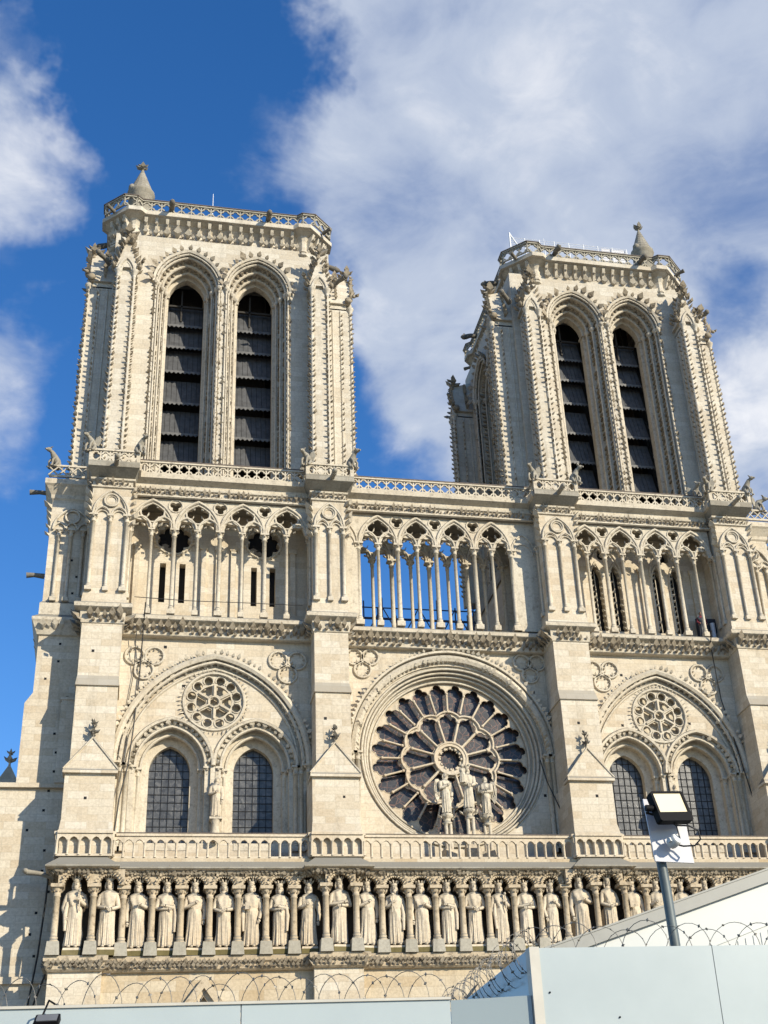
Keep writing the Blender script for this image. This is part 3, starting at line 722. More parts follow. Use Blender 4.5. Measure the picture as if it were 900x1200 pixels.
# ---- buttress piers at gallery level
for i, bx in enumerate(BX):
    h = BH[i] + .02; y = -1.35
    p = empty('gallery_pier', (0, 0, 0), cath)
    mb = MB(); mb.box(bx - h, bx + h, y, 1.2, 32.2, 39.0)
    mb.hexa([(bx - h - .12, y - .14, 32.2), (bx + h + .12, y - .14, 32.2), (bx + h + .12, 1.1, 32.2), (bx - h - .12, 1.1, 32.2), (bx - h - .05, y - .06, 32.95), (bx + h + .05, y - .06, 32.95), (bx + h + .05, 1.1, 32.95), (bx - h - .05, 1.1, 32.95)])
    mb.build('shaft', M['stone'], p)
    mb = MB()
    for k in (-1, 0, 1): column(mb, bx + k * (h - .16), y - .1, 32.9, 37.3, .1 if k else .08, .4, .42, n=8)
    for sx in (-1, 1):
        for yy in (-.8, -.2): column(mb, bx + sx * (h + .05), yy + .1, 32.9, 37.2, .08, .4, .4, n=8)
        mb.sweep(arch(bx + sx * (h - .16) / 2, 37.3, (h - .16) / 2 - .03, .5, 8), roll(.055, 0, y - .1))
        mb.sweep(arch(bx + sx * (h - .16) / 2, 37.25, (h - .16) / 2 - .1, .34, 8), roll(.04, 0, y - .06))
    mb.sweep(arch(bx, 37.35, h - .1, 1.45, 10), roll(.07, 0, y - .09)); mb.sweep(arch(bx, 37.5, h - .24, 1.25, 10), roll(.05, 0, y - .06))
    mb.sweep(circle(bx, 38.22, .36, 22), roll(.065, 0, y - .07), closed=True); mb.sweep(circle(bx, 38.22, .26, 22), roll(.04, 0, y - .03), closed=True)
    for sx in (-1, 1):
        for k in range(6): mb.crock((bx + sx * h, y, 36.85 + k * .4), (sx, -.7, .35), (0, 0, 1), .34)
    mb.build('blind_arcade', M['carved'], p)
    # square balcony on top
    mb = MB()
    e = 1.32
    mb.hexa([(bx - h - .1, y - .1, 39.6), (bx + h + .1, y - .1, 39.6), (bx + h + .1, 0, 39.6), (bx - h - .1, 0, 39.6), (bx - e, -2.02, 39.95), (bx + e, -2.02, 39.95), (bx + e, 0, 39.95), (bx - e, 0, 39.95)])
    mb.box(bx - e, bx + e, -2.02, .4, 39.95, 40.28)
    mb.build('balcony_slab', M['roofstone'], p)
    mb = MB()
    def run(mb, p0, p1, n, z0=40.28, z1=41.0):
        """pierced parapet panel between two points"""
        dx, dy = (p1[0] - p0[0]), (p1[1] - p0[1]); l = math.hypot(dx, dy); ux, uy = dx / l, dy / l
        mp = lambda a, b, w: (p0[0] + ux * a - uy * w, p0[1] + uy * a + ux * w, b)
        s = l / n
        zt = z1 - .1; zc = (z0 + zt) / 2; hh = zt - z0
        for k in range(n):
            a = s * k; cx_ = a + s / 2; r_ = min(s, hh * 1.05) * .46; g = .035
            hs = [foil(cx_, zc, r_, 4, PI / 2, q=.48, n=5)]
            tx, tz = s * .3, hh * .3
            hs += [[(a + g, zt - g), (a + tx, zt - g), (a + g, zt - tz)], [(a + s - g, zt - g), (a + s - g, zt - tz), (a + s - tx, zt - g)],
                   [(a + g, z0 + g), (a + g, z0 + tz), (a + tx, z0 + g)], [(a + s - g, z0 + g), (a + s - tx, z0 + g), (a + s - g, z0 + tz)]]
            mb.prism([(a, z0), (a, zt), (a + s, zt), (a + s, z0)], -.05, .05, hs, mp=mp)
        mb.prism([(0, z1 - .1), (0, z1), (l, z1), (l, z1 - .1)], -.11, .11, mp=mp)
    run(mb, (bx - e + .1, -1.9), (bx + e - .1, -1.9), 5); run(mb, (bx - e + .1, 0.2), (bx - e + .1, -1.9), 4); run(mb, (bx + e - .1, -1.9), (bx + e - .1, .2), 4)
    for sx in (-1, 1): mb.box(bx + sx * (e - .1) - .1, bx + sx * (e - .1) + .1, -2.0, -1.8, 40.2, 41.02)
    mb.build('balcony_parapet', M['carved'], p)
    mb = MB(); mb.tube([(bx + .1, -1.9, 40.1), (bx + .12, -2.35, 40.1), (bx + .14, -2.75, 40.05)], [.15, .13, .16], 6); mb.ball((bx + .14, -2.8, 40.1), .15, .2, .15)
    mb.build('gargoyle', M['roofstone'], p)
# pierced parapet between the balconies
for a, b, y, n in ((-16.75, -7.9, -1.0, 17), (-5.3, 5.05, -.75, 20), (7.65, 15.75, -1.0, 16)):
    mb = MB(); run(mb, (a, y), (b, y), n); mb.build('parapet', M['carved'], cath)
    mb = MB(); mb.box(a, b, y - .13, y + .13, 41.0, 41.06); mb.build('parapet_cap', M['rail'], cath)

# ---- gallery of kings
kg = empty('kings_gallery', (0, 0, 0), cath)
def fr(x): return any(abs(x - b) < 1.3 for b in BX)
KP = [(-19.3, 1.0), (-19.3, -2.45), (-16.82, -2.45), (-16.82, -2.05), (-7.85, -2.05), (-7.85, -2.45), (-5.3, -2.45), (-5.3, -2.05), (5.15, -2.05), (5.15, -2.45), (7.6, -2.45), (7.6, -2.05), (15.8, -2.05), (15.8, -2.45), (18.3, -2.45), (18.3, 1.0)]
mb = MB()
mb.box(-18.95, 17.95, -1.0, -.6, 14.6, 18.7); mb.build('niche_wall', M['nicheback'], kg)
mb = MB(); mb.box(-19.2, 18.2, -1.95, 2.4, 14.5, 14.9); mb.box(-19.2, 18.2, -2.0, 2.4, 18.66, 19.26)
mb.box(-18.9, 17.9, -1.75, 2.4, .4, 14.5)
mb.build('plinth_wall', M['warm'], kg)
def strings(name, prof, leaves, mat, step=.22, size=.2):
    mb = MB(); mb.sweep(KP, [(-a, b) for a, b in prof], mp=XY); c_ = mb.build(name, mat, kg); mb = MB()
    for o, z in leaves:
        for a, b, nx, ny in resample(KP, step, rnd.random()): mb.crock((a - nx * o, b - ny * o, z), (-nx, -ny, .4), (0, 0, 1), size)
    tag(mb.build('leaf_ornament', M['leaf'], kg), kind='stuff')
strings('lower_string', [(-.3, 14.28), (-.12, 14.3), (-.02, 14.38), (0, 14.62), (.1, 14.7), (.12, 14.9), (0, 14.95), (-.3, 14.95)], [(-.02, 14.44), (.02, 14.6)], M['warmcarved'], .2, .19)
strings('upper_frieze', [(-.35, 18.5), (-.02, 18.5), (.02, 18.54), (.05, 18.62), (.3, 18.66), (.34, 18.7), (-.35, 18.78)], [(-.02, 18.47), (.06, 18.58)], M['warmcarved'], .19, .2)
mb = MB(); mb.sweep(KP, [(-a, b) for a, b in [(-.4, 18.6), (.36, 18.7), (.36, 18.76), (-.28, 19.3), (-.4, 19.3)]], mp=XY); mb.build('sloped_coping', M['roofstone'], kg)
KC = [-19.06, -17.5] + [-16.21 + 1.267 * k for k in range(7)] + [-7.2, -5.8] + [-4.52 + 1.277 * k for k in range(8)] + [5.83, 7.3] + [8.55 + 1.29 * k for k in range(6)] + [16.32, 17.75]
for x in KC:
    y = -2.42 if fr(x) else -2.0
    mb = MB()
    mb.lathe(x, y, [(.2, 15.5), (.21, 15.56), (.165, 15.63), (.185, 15.7), (.15, 15.76), (.138, 17.42), (.17, 17.44), (.165, 17.48), (.145, 17.5), (.17, 17.68), (.23, 17.82)], 10)
    for k in range(8):
        a = 2 * PI * k / 8; mb.crock((x + .16 * math.cos(a), y + .16 * math.sin(a), 17.64), (math.cos(a), math.sin(a), .5), (0, 0, 1), .12)
    mb.box(x - .29, x + .29, y - .27, y + .5, 17.82, 17.97)
    c = mb.build('arcade_column', M['warmcarved'], kg)
    mb = MB(); mb.hexa([(x - .3, y - .3, 14.92), (x + .3, y - .3, 14.92), (x + .3, y + .3, 14.92), (x - .3, y + .3, 14.92), (x - .25, y - .25, 15.5), (x + .25, y - .25, 15.5), (x + .25, y + .25, 15.5), (x - .25, y + .25, 15.5)])
    mb.build('column_base', M['greybase'], kg)
mb = MB()
for a, b in zip(KC, KC[1:]):
    y = -2.38 if fr((a + b) / 2) else -1.98
    c = (a + b) / 2; hw = (b - a) / 2; r = min(.52, hw - .19); low = []
    nn = 26
    for j in range(nn + 1):
        t = PI - PI * j / nn; rr = r * (1.05 if j % 2 else .88); low.append((c + rr * math.cos(t), 17.97 + rr * .98 * math.sin(t)))
    mb.prism([(a, 17.96)] + low + [(b, 17.96), (b, 18.64), (a, 18.64)], y - .06, y + .25)
    for j in range(2, nn, 2):
        t = PI - PI * j / nn; mb.crock((c + (r + .1) * math.cos(t), y - .1, 17.97 + (r + .1) * math.sin(t)), (0, -1, 0), (math.cos(t), 0, math.sin(t)), .13)
mb.build('niche_arcade', M['warmcarved'], kg)
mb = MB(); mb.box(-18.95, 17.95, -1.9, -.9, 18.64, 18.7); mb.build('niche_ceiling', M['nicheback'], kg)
# balustrade above the kings
def arcrail(mb, p0, p1, n, z0=19.28, z1=20.42):
    dx, dy = (p1[0] - p0[0]), (p1[1] - p0[1]); l = math.hypot(dx, dy); ux, uy = dx / l, dy / l
    mp = lambda a, b, w: (p0[0] + ux * a - uy * w, p0[1] + uy * a + ux * w, b)
    s = l / n
    for k in range(n):
        a = s * k; hw = s / 2 - .05
        op = opening(a + s / 2, z0 + .1, arch(a + s / 2, z1 - .5, hw, hw * 1.25, 5))
        mb.prism([(a, z0), (a, z1 - .12), (a + s, z1 - .12), (a + s, z0)], -.07, .07, [op], mp=mp)
        q = mp(a, 0, -.06); mb.lathe(q[0], q[1], [(.075, z0 + .05), (.05, z0 + .12), (.045, z1 - .52), (.08, z1 - .42)], 6)
    mb.prism([(0, z1 - .12), (0, z1), (l, z1), (l, z1 - .12)], -.14, .14, mp=mp)
for k, (bx, nx_) in enumerate(zip(BX, BX[1:] + [None])):
    mb = MB()
    e = 1.22; y = -2.25
    arcrail(mb, (bx - e, -.6 if k == 0 else -1.8), (bx - e, y), 4 if k == 0 else 2); arcrail(mb, (bx - e, y), (bx + e, y), 5); arcrail(mb, (bx + e, y), (bx + e, -1.8), 2)
    if nx_ is not None: arcrail(mb, (bx + e, -1.82), (nx_ - e, -1.82), 19 if k != 1 else 22)
    mb.build('balustrade', M['statue'], kg)
    if nx_ is not None:
        mb = MB(); mb.box(bx + e, nx_ - e, -1.98, -1.66, 20.42, 20.46); mb.build('balustrade_cap', M['rail'], kg)
# gables of the portals below
for c, za in ((-12.55, 13.72), (-.1, 13.3), (11.6, 13.5)):
    mb = MB()
    mb.sweep([(c - 4.2, 9.0), (c, za), (c + 4.2, 9.0)] if False else [(c - 3.4, 9.2), (c, za), (c + 3.4, 9.2)], [(-.3, -1.76), (-.3, -2.0), (-.1, -2.05), (-.1, -2.2), (.2, -2.2), (.2, -1.76)])
    for j in range(4): mb.sweep(arch(c, 5.5, 4.0 - .5 * j, 4.6 - .55 * j, 10), roll(.16, 0, -1.8 + .02 * j))
    mb.build('portal_gable', M['warmcarved'], kg)

# ------------------------------------------------------------------ towers
def tower(cx, hw, bo, bi, oc, oh, ow, label, k1, kx, shift, dz):
    tw = empty('bell_tower', (0, 0, 0), cath); tw['label'] = label
    yc = .3 + hw; core = hw - 1.35; Z0 = ZG; ZS = 55.5; off = .6; ZC = 58.8
    faces = [lambda u, d, z: (cx + u, yc - hw + d, z),
             lambda u, d, z: (cx - hw + d, yc - u, z),
             lambda u, d, z: (cx + hw - d, yc + u, z),
             lambda u, d, z: (cx - u, yc + hw - d, z)]
    # --- walls with belfry openings
    for fi, T in enumerate(faces):
        mb = MB(T)
        ce = core if fi in (0, 3) else core - .25
        outer = [(-ce, Z0), (-ce, ZC + .3), (ce, ZC + .3), (ce, Z0)]
        hl = [opening(sx * oc, Z0 + .6, conc(sx * oc, ZS, ow, off)) for sx in (-1, 1)]
        mb.prism(outer, 1.35, 1.6, hl, back=False)
        if fi == 0: mb.box(-core, core, 1.2, 1.36, Z0, Z0 + .9)
        mb.build('tower_wall', M['tower'], tw)
        mb = MB(T)
        st = [(ow, 1.35), (ow, 1.5), (ow - .22, 1.5), (ow - .22, 1.95), (ow - .48, 1.95), (ow - .48, 2.4), (ow - .7, 2.4), (ow - .7, 2.75), (oh, 2.8), (oh, 3.3)]
        for sx in (-1, 1):
            c = sx * oc
            mb.loft([[(a, d, b) for a, b in opening(c, Z0 + .6, conc(c, ZS, w, off))] for w, d in st])
            hood = conc(c, ZS, ow + .02, off)
            mb.sweep(hood, [(-.04, 1.36), (-.04, 1.2), (.1, 1.14), (.16, 1.36)])
            mb.sweep(conc(c, ZS, ow - .1, off), roll(.07, 0, 1.34)); mb.sweep(conc(c, ZS, ow - .22, off), roll(.075, 0, 1.52)); mb.sweep(conc(c, ZS, ow - .48, off), roll(.08, 0, 1.98)); mb.sweep(conc(c, ZS, ow - .7, off), roll(.075, 0, 2.42))
            hk = MB(T)
            for a, b, nx, nz in resample(conc(c, ZS, ow + .15, off), .5): hk.crock((a, 1.28, b), (nx * .5, -1, nz * .5), (nx, 0, nz), .36, .55)
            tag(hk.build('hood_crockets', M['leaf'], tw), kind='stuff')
            if fi < 3:
                bm_ = MB(T)
                beads(bm_, opening(c, Z0 + .8, conc(c, ZS, ow - .34, off)), 1.93, .36, .29)
                beads(bm_, opening(c, Z0 + .8, conc(c, ZS, ow - .6, off)), 2.38, .36, .28)
                beads(bm_, opening(c, Z0 + .8, conc(c, ZS, ow - .12, off)), 1.45, .36, .24)
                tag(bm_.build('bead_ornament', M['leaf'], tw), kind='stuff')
            for q in (-1, 1):
                for w, d in ((ow - .1, 1.3), (ow - .24, 1.5), (ow - .5, 1.95), (ow - .72, 2.42)):
                    mb.tube([(c + q * w, d, Z0 + .6), (c + q * w, d, ZS - .35)], .065, 6)
                    mb.lathe(c + q * w, d, [(.08, ZS - .4), (.1, ZS - .2), (.17, ZS - .1), (.19, ZS), (.19, ZS + .06)], 7)
                    if fi < 3: mb.crock((c + q * w, d - .08, ZS - .2), (0, -1, .4), (0, 0, 1), .16)
                mb.box(c + q * (oh + .06) - .12, c + q * (oh + .06) + .12, 2.7, 3.4, ZS - .05, ZS + .1)
        mb.build('belfry_arches', M['towercarved'], tw)
        # louvres
        if fi < 3:
            for sx in (-1, 1):
                c = sx * oc
                for zb in (41.4, 43.95, 46.1, 48.3, 50.6, 52.45, 54.1):
                    mb = MB(T); w = oh + .1; n = 8
                    for k in range(n):
                        a = c - w + 2 * w * k / n; b = a + 2 * w / n - .02; j = rnd.uniform(-.015, .015)
                        mb.add([(a, 3.66 + j, zb), (b, 3.66 + j, zb), (b, 4.25 + j, zb + 2.0), (a, 4.25 + j, zb + 2.0), (a, 3.71 + j, zb - .03), (b, 3.71 + j, zb - .03), (b, 4.3 + j, zb + 1.97), (a, 4.3 + j, zb + 1.97)],
                               [(0, 1, 2, 3), (4, 7, 6, 5), (0, 4, 5, 1), (1, 5, 6, 2), (2, 6, 7, 3), (3, 7, 4, 0)])
                    lv = mb.build('louvre', M['louvre'], tw)
                    mb = MB(T); pts = [(c - w, zb + .06)]
                    for k in range(19):
                        a = c - w + 2 * w * k / 18
                        pts.append((a, zb - (.05 if k % 2 else .17)))
                    pts.append((c + w, zb + .06))
                    mb.prism(pts, 3.6, 3.64)
                    f = mb.build('louvre_fringe', M['fringe'] if True else None, tw)
                mb = MB(T)
                a_, b_ = sorted((sx * .02, sx * (hw - 4.4))); mb.box(a_, b_, 5.0, 5.05, Z0, ZS + 2.6)  # added dark sheet, keeps the space behind the louvres from looking lit
                mb.box(c - oh, c + oh, 3.7, 3.85, ZS + .1, ZS + .22); mb.box(c - .3, c - .2, 3.7, 3.85, ZS - 1, ZS + 1.4)
                mb.build('dark_backing_beams', M['timberbacking'], tw)
    # --- corner buttresses
    for fi, T in enumerate(faces):
        for sx in (-1, 1):
            mb = MB(T)
            a, b = sorted((sx * bi, sx * bo))
            mb.box(a, b, 0, 2.8, Z0, 55.0)
            mb.prism(opening((a + b) / 2, 54.9, arch((a + b) / 2, 55.0, (b - a) / 2, 1.0, 6)), .22, 2.6)
            # gable cap
            c = (a + b) / 2; g = (b - a) / 2 + .14
            mb.add([(c - g, 0, 55.35), (c + g, 0, 55.35), (c, 0, 57.75), (c - g, 1.5, 55.35), (c + g, 1.5, 55.35), (c, 1.5, 58.3)], [(0, 1, 2), (0, 2, 5, 3), (1, 4, 5, 2), (3, 5, 4), (0, 3, 4, 1)])
            cb = mb.build('corner_buttress', M['tower'], tw)
            mb = MB(T)
            sh_ = MB(T); sh_.sweep(arch(c, 55.0, (b - a) / 2 - .02, 1.05, 8), roll(.1, 0, -.03)); sh_.sweep(arch(c, 55.0, (b - a) / 2 - .18, .8, 8), roll(.06, 0, .02))
            for q in (-1, 1):
                x = c + q * ((b - a) / 2 - .02)
                sh_.tube([(x, -.02, Z0), (x, -.02, 54.6)], .095, 7)
                sh_.lathe(x, -.02, [(.11, 54.55), (.12, 54.65), (.11, 54.7), (.2, 54.95), (.23, 55.0), (.23, 55.1)], 8)
                z = 41.0
                while z < 54.5:
                    mb.crock((x - q * .05, -.1, z), (-q * .5, -1, .2), (0, 0, 1), .17); mb.crock((x + q * .08, -.02, z + .15), (q, -.35, .2), (0, 0, 1), .17)
                    mb.crock((x + q * .1, .55, z + .05), (q, -.1, .2), (0, 0, 1), .13)
                    z += .37
                if fi < 3 or sx > 0:
                    sh_.tube([(x + q * .02, .6, Z0), (x + q * .02, .6, 54.8)], .08, 6); sh_.tube([(x + q * .02, 1.1, Z0), (x + q * .02, 1.1, 54.8)], .07, 6)
                # crockets climbing the gable
                for k in range(7):
                    t = (k + .3) / 7; mb.crock((c + q * g * (1 - t), -.02, 55.4 + 2.4 * t), (q * .8, -.5, .5), (0, 0, 1), .29)
                    mb.crock((c + q * g * (1 - t) * 1.02, .9, 55.6 + 2.4 * t), (q, 0, .4), (0, 0, 1), .31)
                for k in range(5):
                    mb.crock((c + q * rnd.uniform(.0, .4), -.05, 56.3 + rnd.uniform(0, 1.6)), (rnd.uniform(-1, 1), -1, .3), (0, 0, 1), .28)
                # little beast crouched on each shoulder
                mb.ball((c + q * (g + .12), .1, 55.55), .16, .26, .24, 7, 5); mb.ball((c + q * (g + .3), -.2, 55.75), .12, .16, .12, 6, 4); mb.crock((c + q * (g + .3), -.25, 55.8), (q * .5, -1, 0), (0, 0, 1), .24)
            finial(mb, c, .1, 57.55, 1.0, .22)
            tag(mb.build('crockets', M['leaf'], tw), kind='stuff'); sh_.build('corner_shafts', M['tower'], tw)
    # --- cornice, corbels and parapet
    ky = yc - .85; chx = kx - k1; k1y = ky - chx
    def plan(g):
        """outline of the tower head, g metres inside the lip; the chamfered corners stand a little proud of the middle"""
        x, y = kx - g, ky - g; c = chx; e = .3; o = []
        for (a, b, m, f) in ((x, y, k1 - .9, lambda u, v: (u, -v)), (y, x, k1y - .9, lambda u, v: (v, u)), (x, y, k1 - .9, lambda u, v: (-u, v)), (y, x, k1y - .9, lambda u, v: (-v, -u))):
            for u, v in ((-(a - c), b), (-m, b), (-m + e, b - e), (m - e, b - e), (m, b), (a - c, b)):
                X, Y = f(u, v); o.append((cx + shift + X, yc + Y))
        return o
    pl = plan(.72)
    pr = [(-1.6, 58.6), (-.05, 58.66), (.1, 58.74), (.12, 58.86), (.0, 58.96), (.0, 59.9), (.16, 60.25), (.5, 60.42), (.72, 60.46), (.72, 60.76), (.62, 60.84), (-1.6, 60.86)]
    mb = MB(); mb.sweep(pl, [(-a, b + dz) for a, b in pr], closed=True, mp=XY)
    mb.prism(plan(1.2), 60.5 + dz, 60.84 + dz, mp=XY)
    mb.build('cornice', M['tower'], tw)
    mb = MB()
    n = len(pl)
    for s in range(n):
        p, q = pl[s], pl[(s + 1) % n]; l = math.hypot(q[0] - p[0], q[1] - p[1])
        if l < .6: continue
        ux, uy = (q[0] - p[0]) / l, (q[1] - p[1]) / l; nx, ny = uy, -ux; m = max(1, round(l / .64))
        for k in range(m):
            t = (k + .5) * l / m; x, y = p[0] + ux * t, p[1] + uy * t
            def B(o, w, z): return (x + nx * o + ux * w, y + ny * o + uy * w, z + dz)
            mb.add([B(.0, -.07, 59.15), B(.0, .07, 59.15), B(.1, .06, 59.2), B(.1, -.06, 59.2), B(.0, -.1, 60.4), B(.0, .1, 60.4), B(.56, .1, 60.4), B(.56, -.1, 60.4)], [(0, 1, 2, 3), (0, 4, 5, 1), (1, 5, 6, 2), (2, 6, 7, 3), (3, 7, 4, 0), (4, 7, 6, 5)])
            mb.crock(B(.14, 0, 59.4), (nx, ny, -.1), (0, 0, 1), .42, .5); mb.crock(B(.38, 0, 59.95), (nx, ny, .1), (0, 0, 1), .24, .45)
            mb.crock(B(.02, l / m / 2, 59.35), (nx, ny, .3), (0, 0, 1), .3, .45)
    mb.sweep(pl, [(.01, 59.02 + dz), (-.06, 59.02 + dz), (-.06, 59.16 + dz), (.01, 59.16 + dz)], closed=True, mp=XY)
    mb.build('corbel_table', M['towercarved'], tw)
    mb = MB(); pp = plan(.16)
    for s in range(len(pp)):
        p, q = pp[s], pp[(s + 1) % len(pp)]; l = math.hypot(q[0] - p[0], q[1] - p[1])
        if l > .2: run(mb, p, q, max(1, round(l / .62)), 60.84 + dz, 61.64 + dz)
    mb.build('parapet', M['greybase'], tw)
    mb = MB(); mb.sweep(pp, [(-.15, 61.64 + dz), (-.15, 61.7 + dz), (.15, 61.7 + dz), (.15, 61.64 + dz)], closed=True, mp=XY); mb.build('parapet_cap', M['rail'], tw)
    # water spouts
    for fi, T in enumerate(faces[:3]):
        for u in ((-3.05, 3.0) if fi == 0 else (-3.0, 3.0)):
            mb = MB(T); v0 = .55 if fi == 0 else hw - kx; u += shift if fi == 0 else 0
            mb.tube([(u, v0 + .7, 61.15 + dz), (u, v0, 61.1 + dz), (u, v0 - .35, 60.95 + dz)], [.17, .17, .2], 7); mb.ball((u, v0 - .45, 60.93 + dz), .19, .26, .2, 7, 5); mb.crock((u, v0 - .45, 61.05 + dz), (0, .6, 1), (0, -1, 0), .2)
            mb.build('gargoyle', M['soot'], tw)
    for sx, sy in ((-1, -1), (1, -1), (-1, 1)):
        mb = MB(); d = Vector((sx, sy, 0)).normalized(); p = Vector((cx + shift + sx * (kx - chx * .62), yc + sy * (ky - chx * .62), 60.7 + dz))
        mb.tube([tuple(p), tuple(p + d * .35 + Vector((0, 0, .06))), tuple(p + d * .65 + Vector((0, 0, .1)))], [.14, .11, .15], 7)
        mb.build('gargoyle', M['soot'], tw)
        for zz in (56.4,):
            mb = MB(); p = Vector((cx + sx * (core + .2), yc + sy * (core + .2), zz)); mb.tube([tuple(p), tuple(p + d * .5 + Vector((0, 0, .15))), tuple(p + d * .95 + Vector((0, 0, .2)))], [.2, .15, .17], 7); mb.ball(tuple(p + d * 1.0 + Vector((0, 0, .28))), .18, .18, .18, 7, 5)
            mb.build('gargoyle', M['soot'], tw)
    return tw
tower(-12.5, 7.95, 6.28, 5.3, 2.12, 1.09, 2.0, 'left-hand bell tower, the taller looking one with dark louvred openings', 6.1, 7.25, -.3, 0.0)
tower(12.3, 7.55, 5.8, 4.9, 2.0, .96, 1.87, 'right-hand bell tower seen at an angle with dark louvred openings', 5.2, 6.5, .1, -.3)
# stair turrets with stone cones on the tower roofs
for x, y, zb, r in ((-17.85, 3.6, 60.1, .78), (17.05, 4.0, 60.1, .72)):
    mb = MB()
    mb.lathe(x, y, [(r, zb), (r, zb + 3.9), (r + .12, zb + 4.0), (r + .1, zb + 4.15)], 16)
    for k in range(8):
        zz = zb + 4.15 + k * .26; mb.lathe(x, y, [(r + .03 - k * r * .118, zz), (r - .07 - k * r * .118, zz + .26)], 16, smooth=False)
    mb.ball((x - r * .75, y - .3, zb + 4.35), .24, .3, .28)
    finial(mb, x, y, zb + 6.15, .62, .16)
    mb.build('stair_turret', M['roofstone'], cath)

# pinnacle and lead roof of the aisle beyond the left flank
mb = MB(); mb.box(-24.6, -21.2, 12, 14, .4, 26.6); mb.add([(-23.95, 12, 26.6), (-21.9, 12, 26.6), (-21.9, 13.6, 26.6), (-23.95, 13.6, 26.6), (-22.95, 12.7, 28.7)], [(0, 1, 4), (1, 2, 4), (2, 3, 4), (3, 0, 4)])
finial(mb, -22.95, 12.7, 28.3, 1.3, .16); mb.build('aisle_pinnacle', M['stone'], cath)
mb = MB(); mb.prism([(-24, 27.5), (-21.3, 29.0), (-19.5, 29.4), (-19.5, 26), (-24, 26)], 14.5, 40); mb.build('aisle_roof', M['lead'], cath)
CLOUDS = [((0.355, 0.627, 0.694), 0.357, 0.159, 1.0), ((0.247, 0.699, 0.671), 0.191, 0.057, 0.55), ((0.186, 0.636, 0.749), 0.128, 0.038, 0.5), ((-0.118, 0.724, 0.68), 0.096, 0.006, 0.72), ((-0.102, 0.831, 0.548), 0.102, 0.013, 0.95), ((-0.115, 0.664, 0.739), 0.051, 0.003, 0.4), ((0.189, 0.823, 0.535), 0.096, 0.013, 0.5), ((0.052, 0.702, 0.71), 0.07, 0.013, 0.55), ((0.425, 0.756, 0.497), 0.045, 0.006, 0.2), ((0.389, 0.734, 0.557), 0.07, 0.013, -0.45), ((0.027, 0.663, 0.748), 0.128, 0.051, -0.5), ((0.02, 0.884, 0.467), 0.255, 0.064, -0.5), ((-0.428, 0.655, 0.623), 0.319, 0.064, 0.5), ((0.306, 0.285, 0.908), 0.383, 0.128, 0.5), ((0.684, 0.511, 0.521), 0.319, 0.128, 0.6)]
# ------------------------------------------------------------------ statues
def robed(mb, H, rx=.37, ry=.25, seed=0, drape=1, belt=True, lean=0.0):
    """standing robed figure, feet at z=0, facing -y; one continuous body with folds"""
    r = random.Random(seed); n = 60
    prof = [(.035, .98, 1.0), (.06, 1.0, 1.05), (.12, .96, 1.0), (.2, .93, .96), (.3, .9, .95), (.4, .9, .95), (.48, .92, .98), (.54, .9, .95), (.585, .84, .88), (.61, .86, .9), (.66, .94, .98), (.71, 1.0, 1.0), (.755, 1.05, .95), (.79, 1.02, .82), (.815, .8, .68), (.832, .5, .56), (.845, .36, .5), (.87, .33, .48)]
    k1 = r.choice((9, 10, 11, 12)); p1 = r.uniform(0, 6); p2 = r.uniform(0, 6); rings = []
    for t, a, b in prof:
        f = max(0, min(1, (.6 - t) / .5)); g = 1 if .6 < t < .8 else 0; ring = []
        for i in range(n):
            ph = 2 * PI * i / n
            m = 1 + f * (.22 * (.6 - abs(math.sin(.5 * (k1 * ph + p1 + 1.3 * math.sin(3 * t + p2))))) + .07 * math.sin((k1 * 2 + 3) * ph + p2))
            m += g * .06 * math.sin(7 * ph + p1 + 9 * t)
            # mantle edge falling diagonally across the body
            e = math.cos(ph) * drape + (t - .5) * 3.2
            m += .15 * math.exp(-(e * 3.2) ** 2) * (1 if math.sin(ph) < .2 else .3)
            m += (.07 if e > 0 and t < .75 else 0)
            if belt and abs(t - .585) < .01: m *= .96
            ring.append((a * rx * m * math.cos(ph) + lean * t, b * ry * m * math.sin(ph), t * H))
        rings.append(ring)
    mb.loft(rings, True, False)
    mb.add(rings[0], [tuple(reversed(range(n)))])
    for s in (-1, 1):   # feet
        mb.ball((s * rx * .42, -ry * 1.0, H * .022), rx * .24, ry * .62, H * .024, 8, 5)
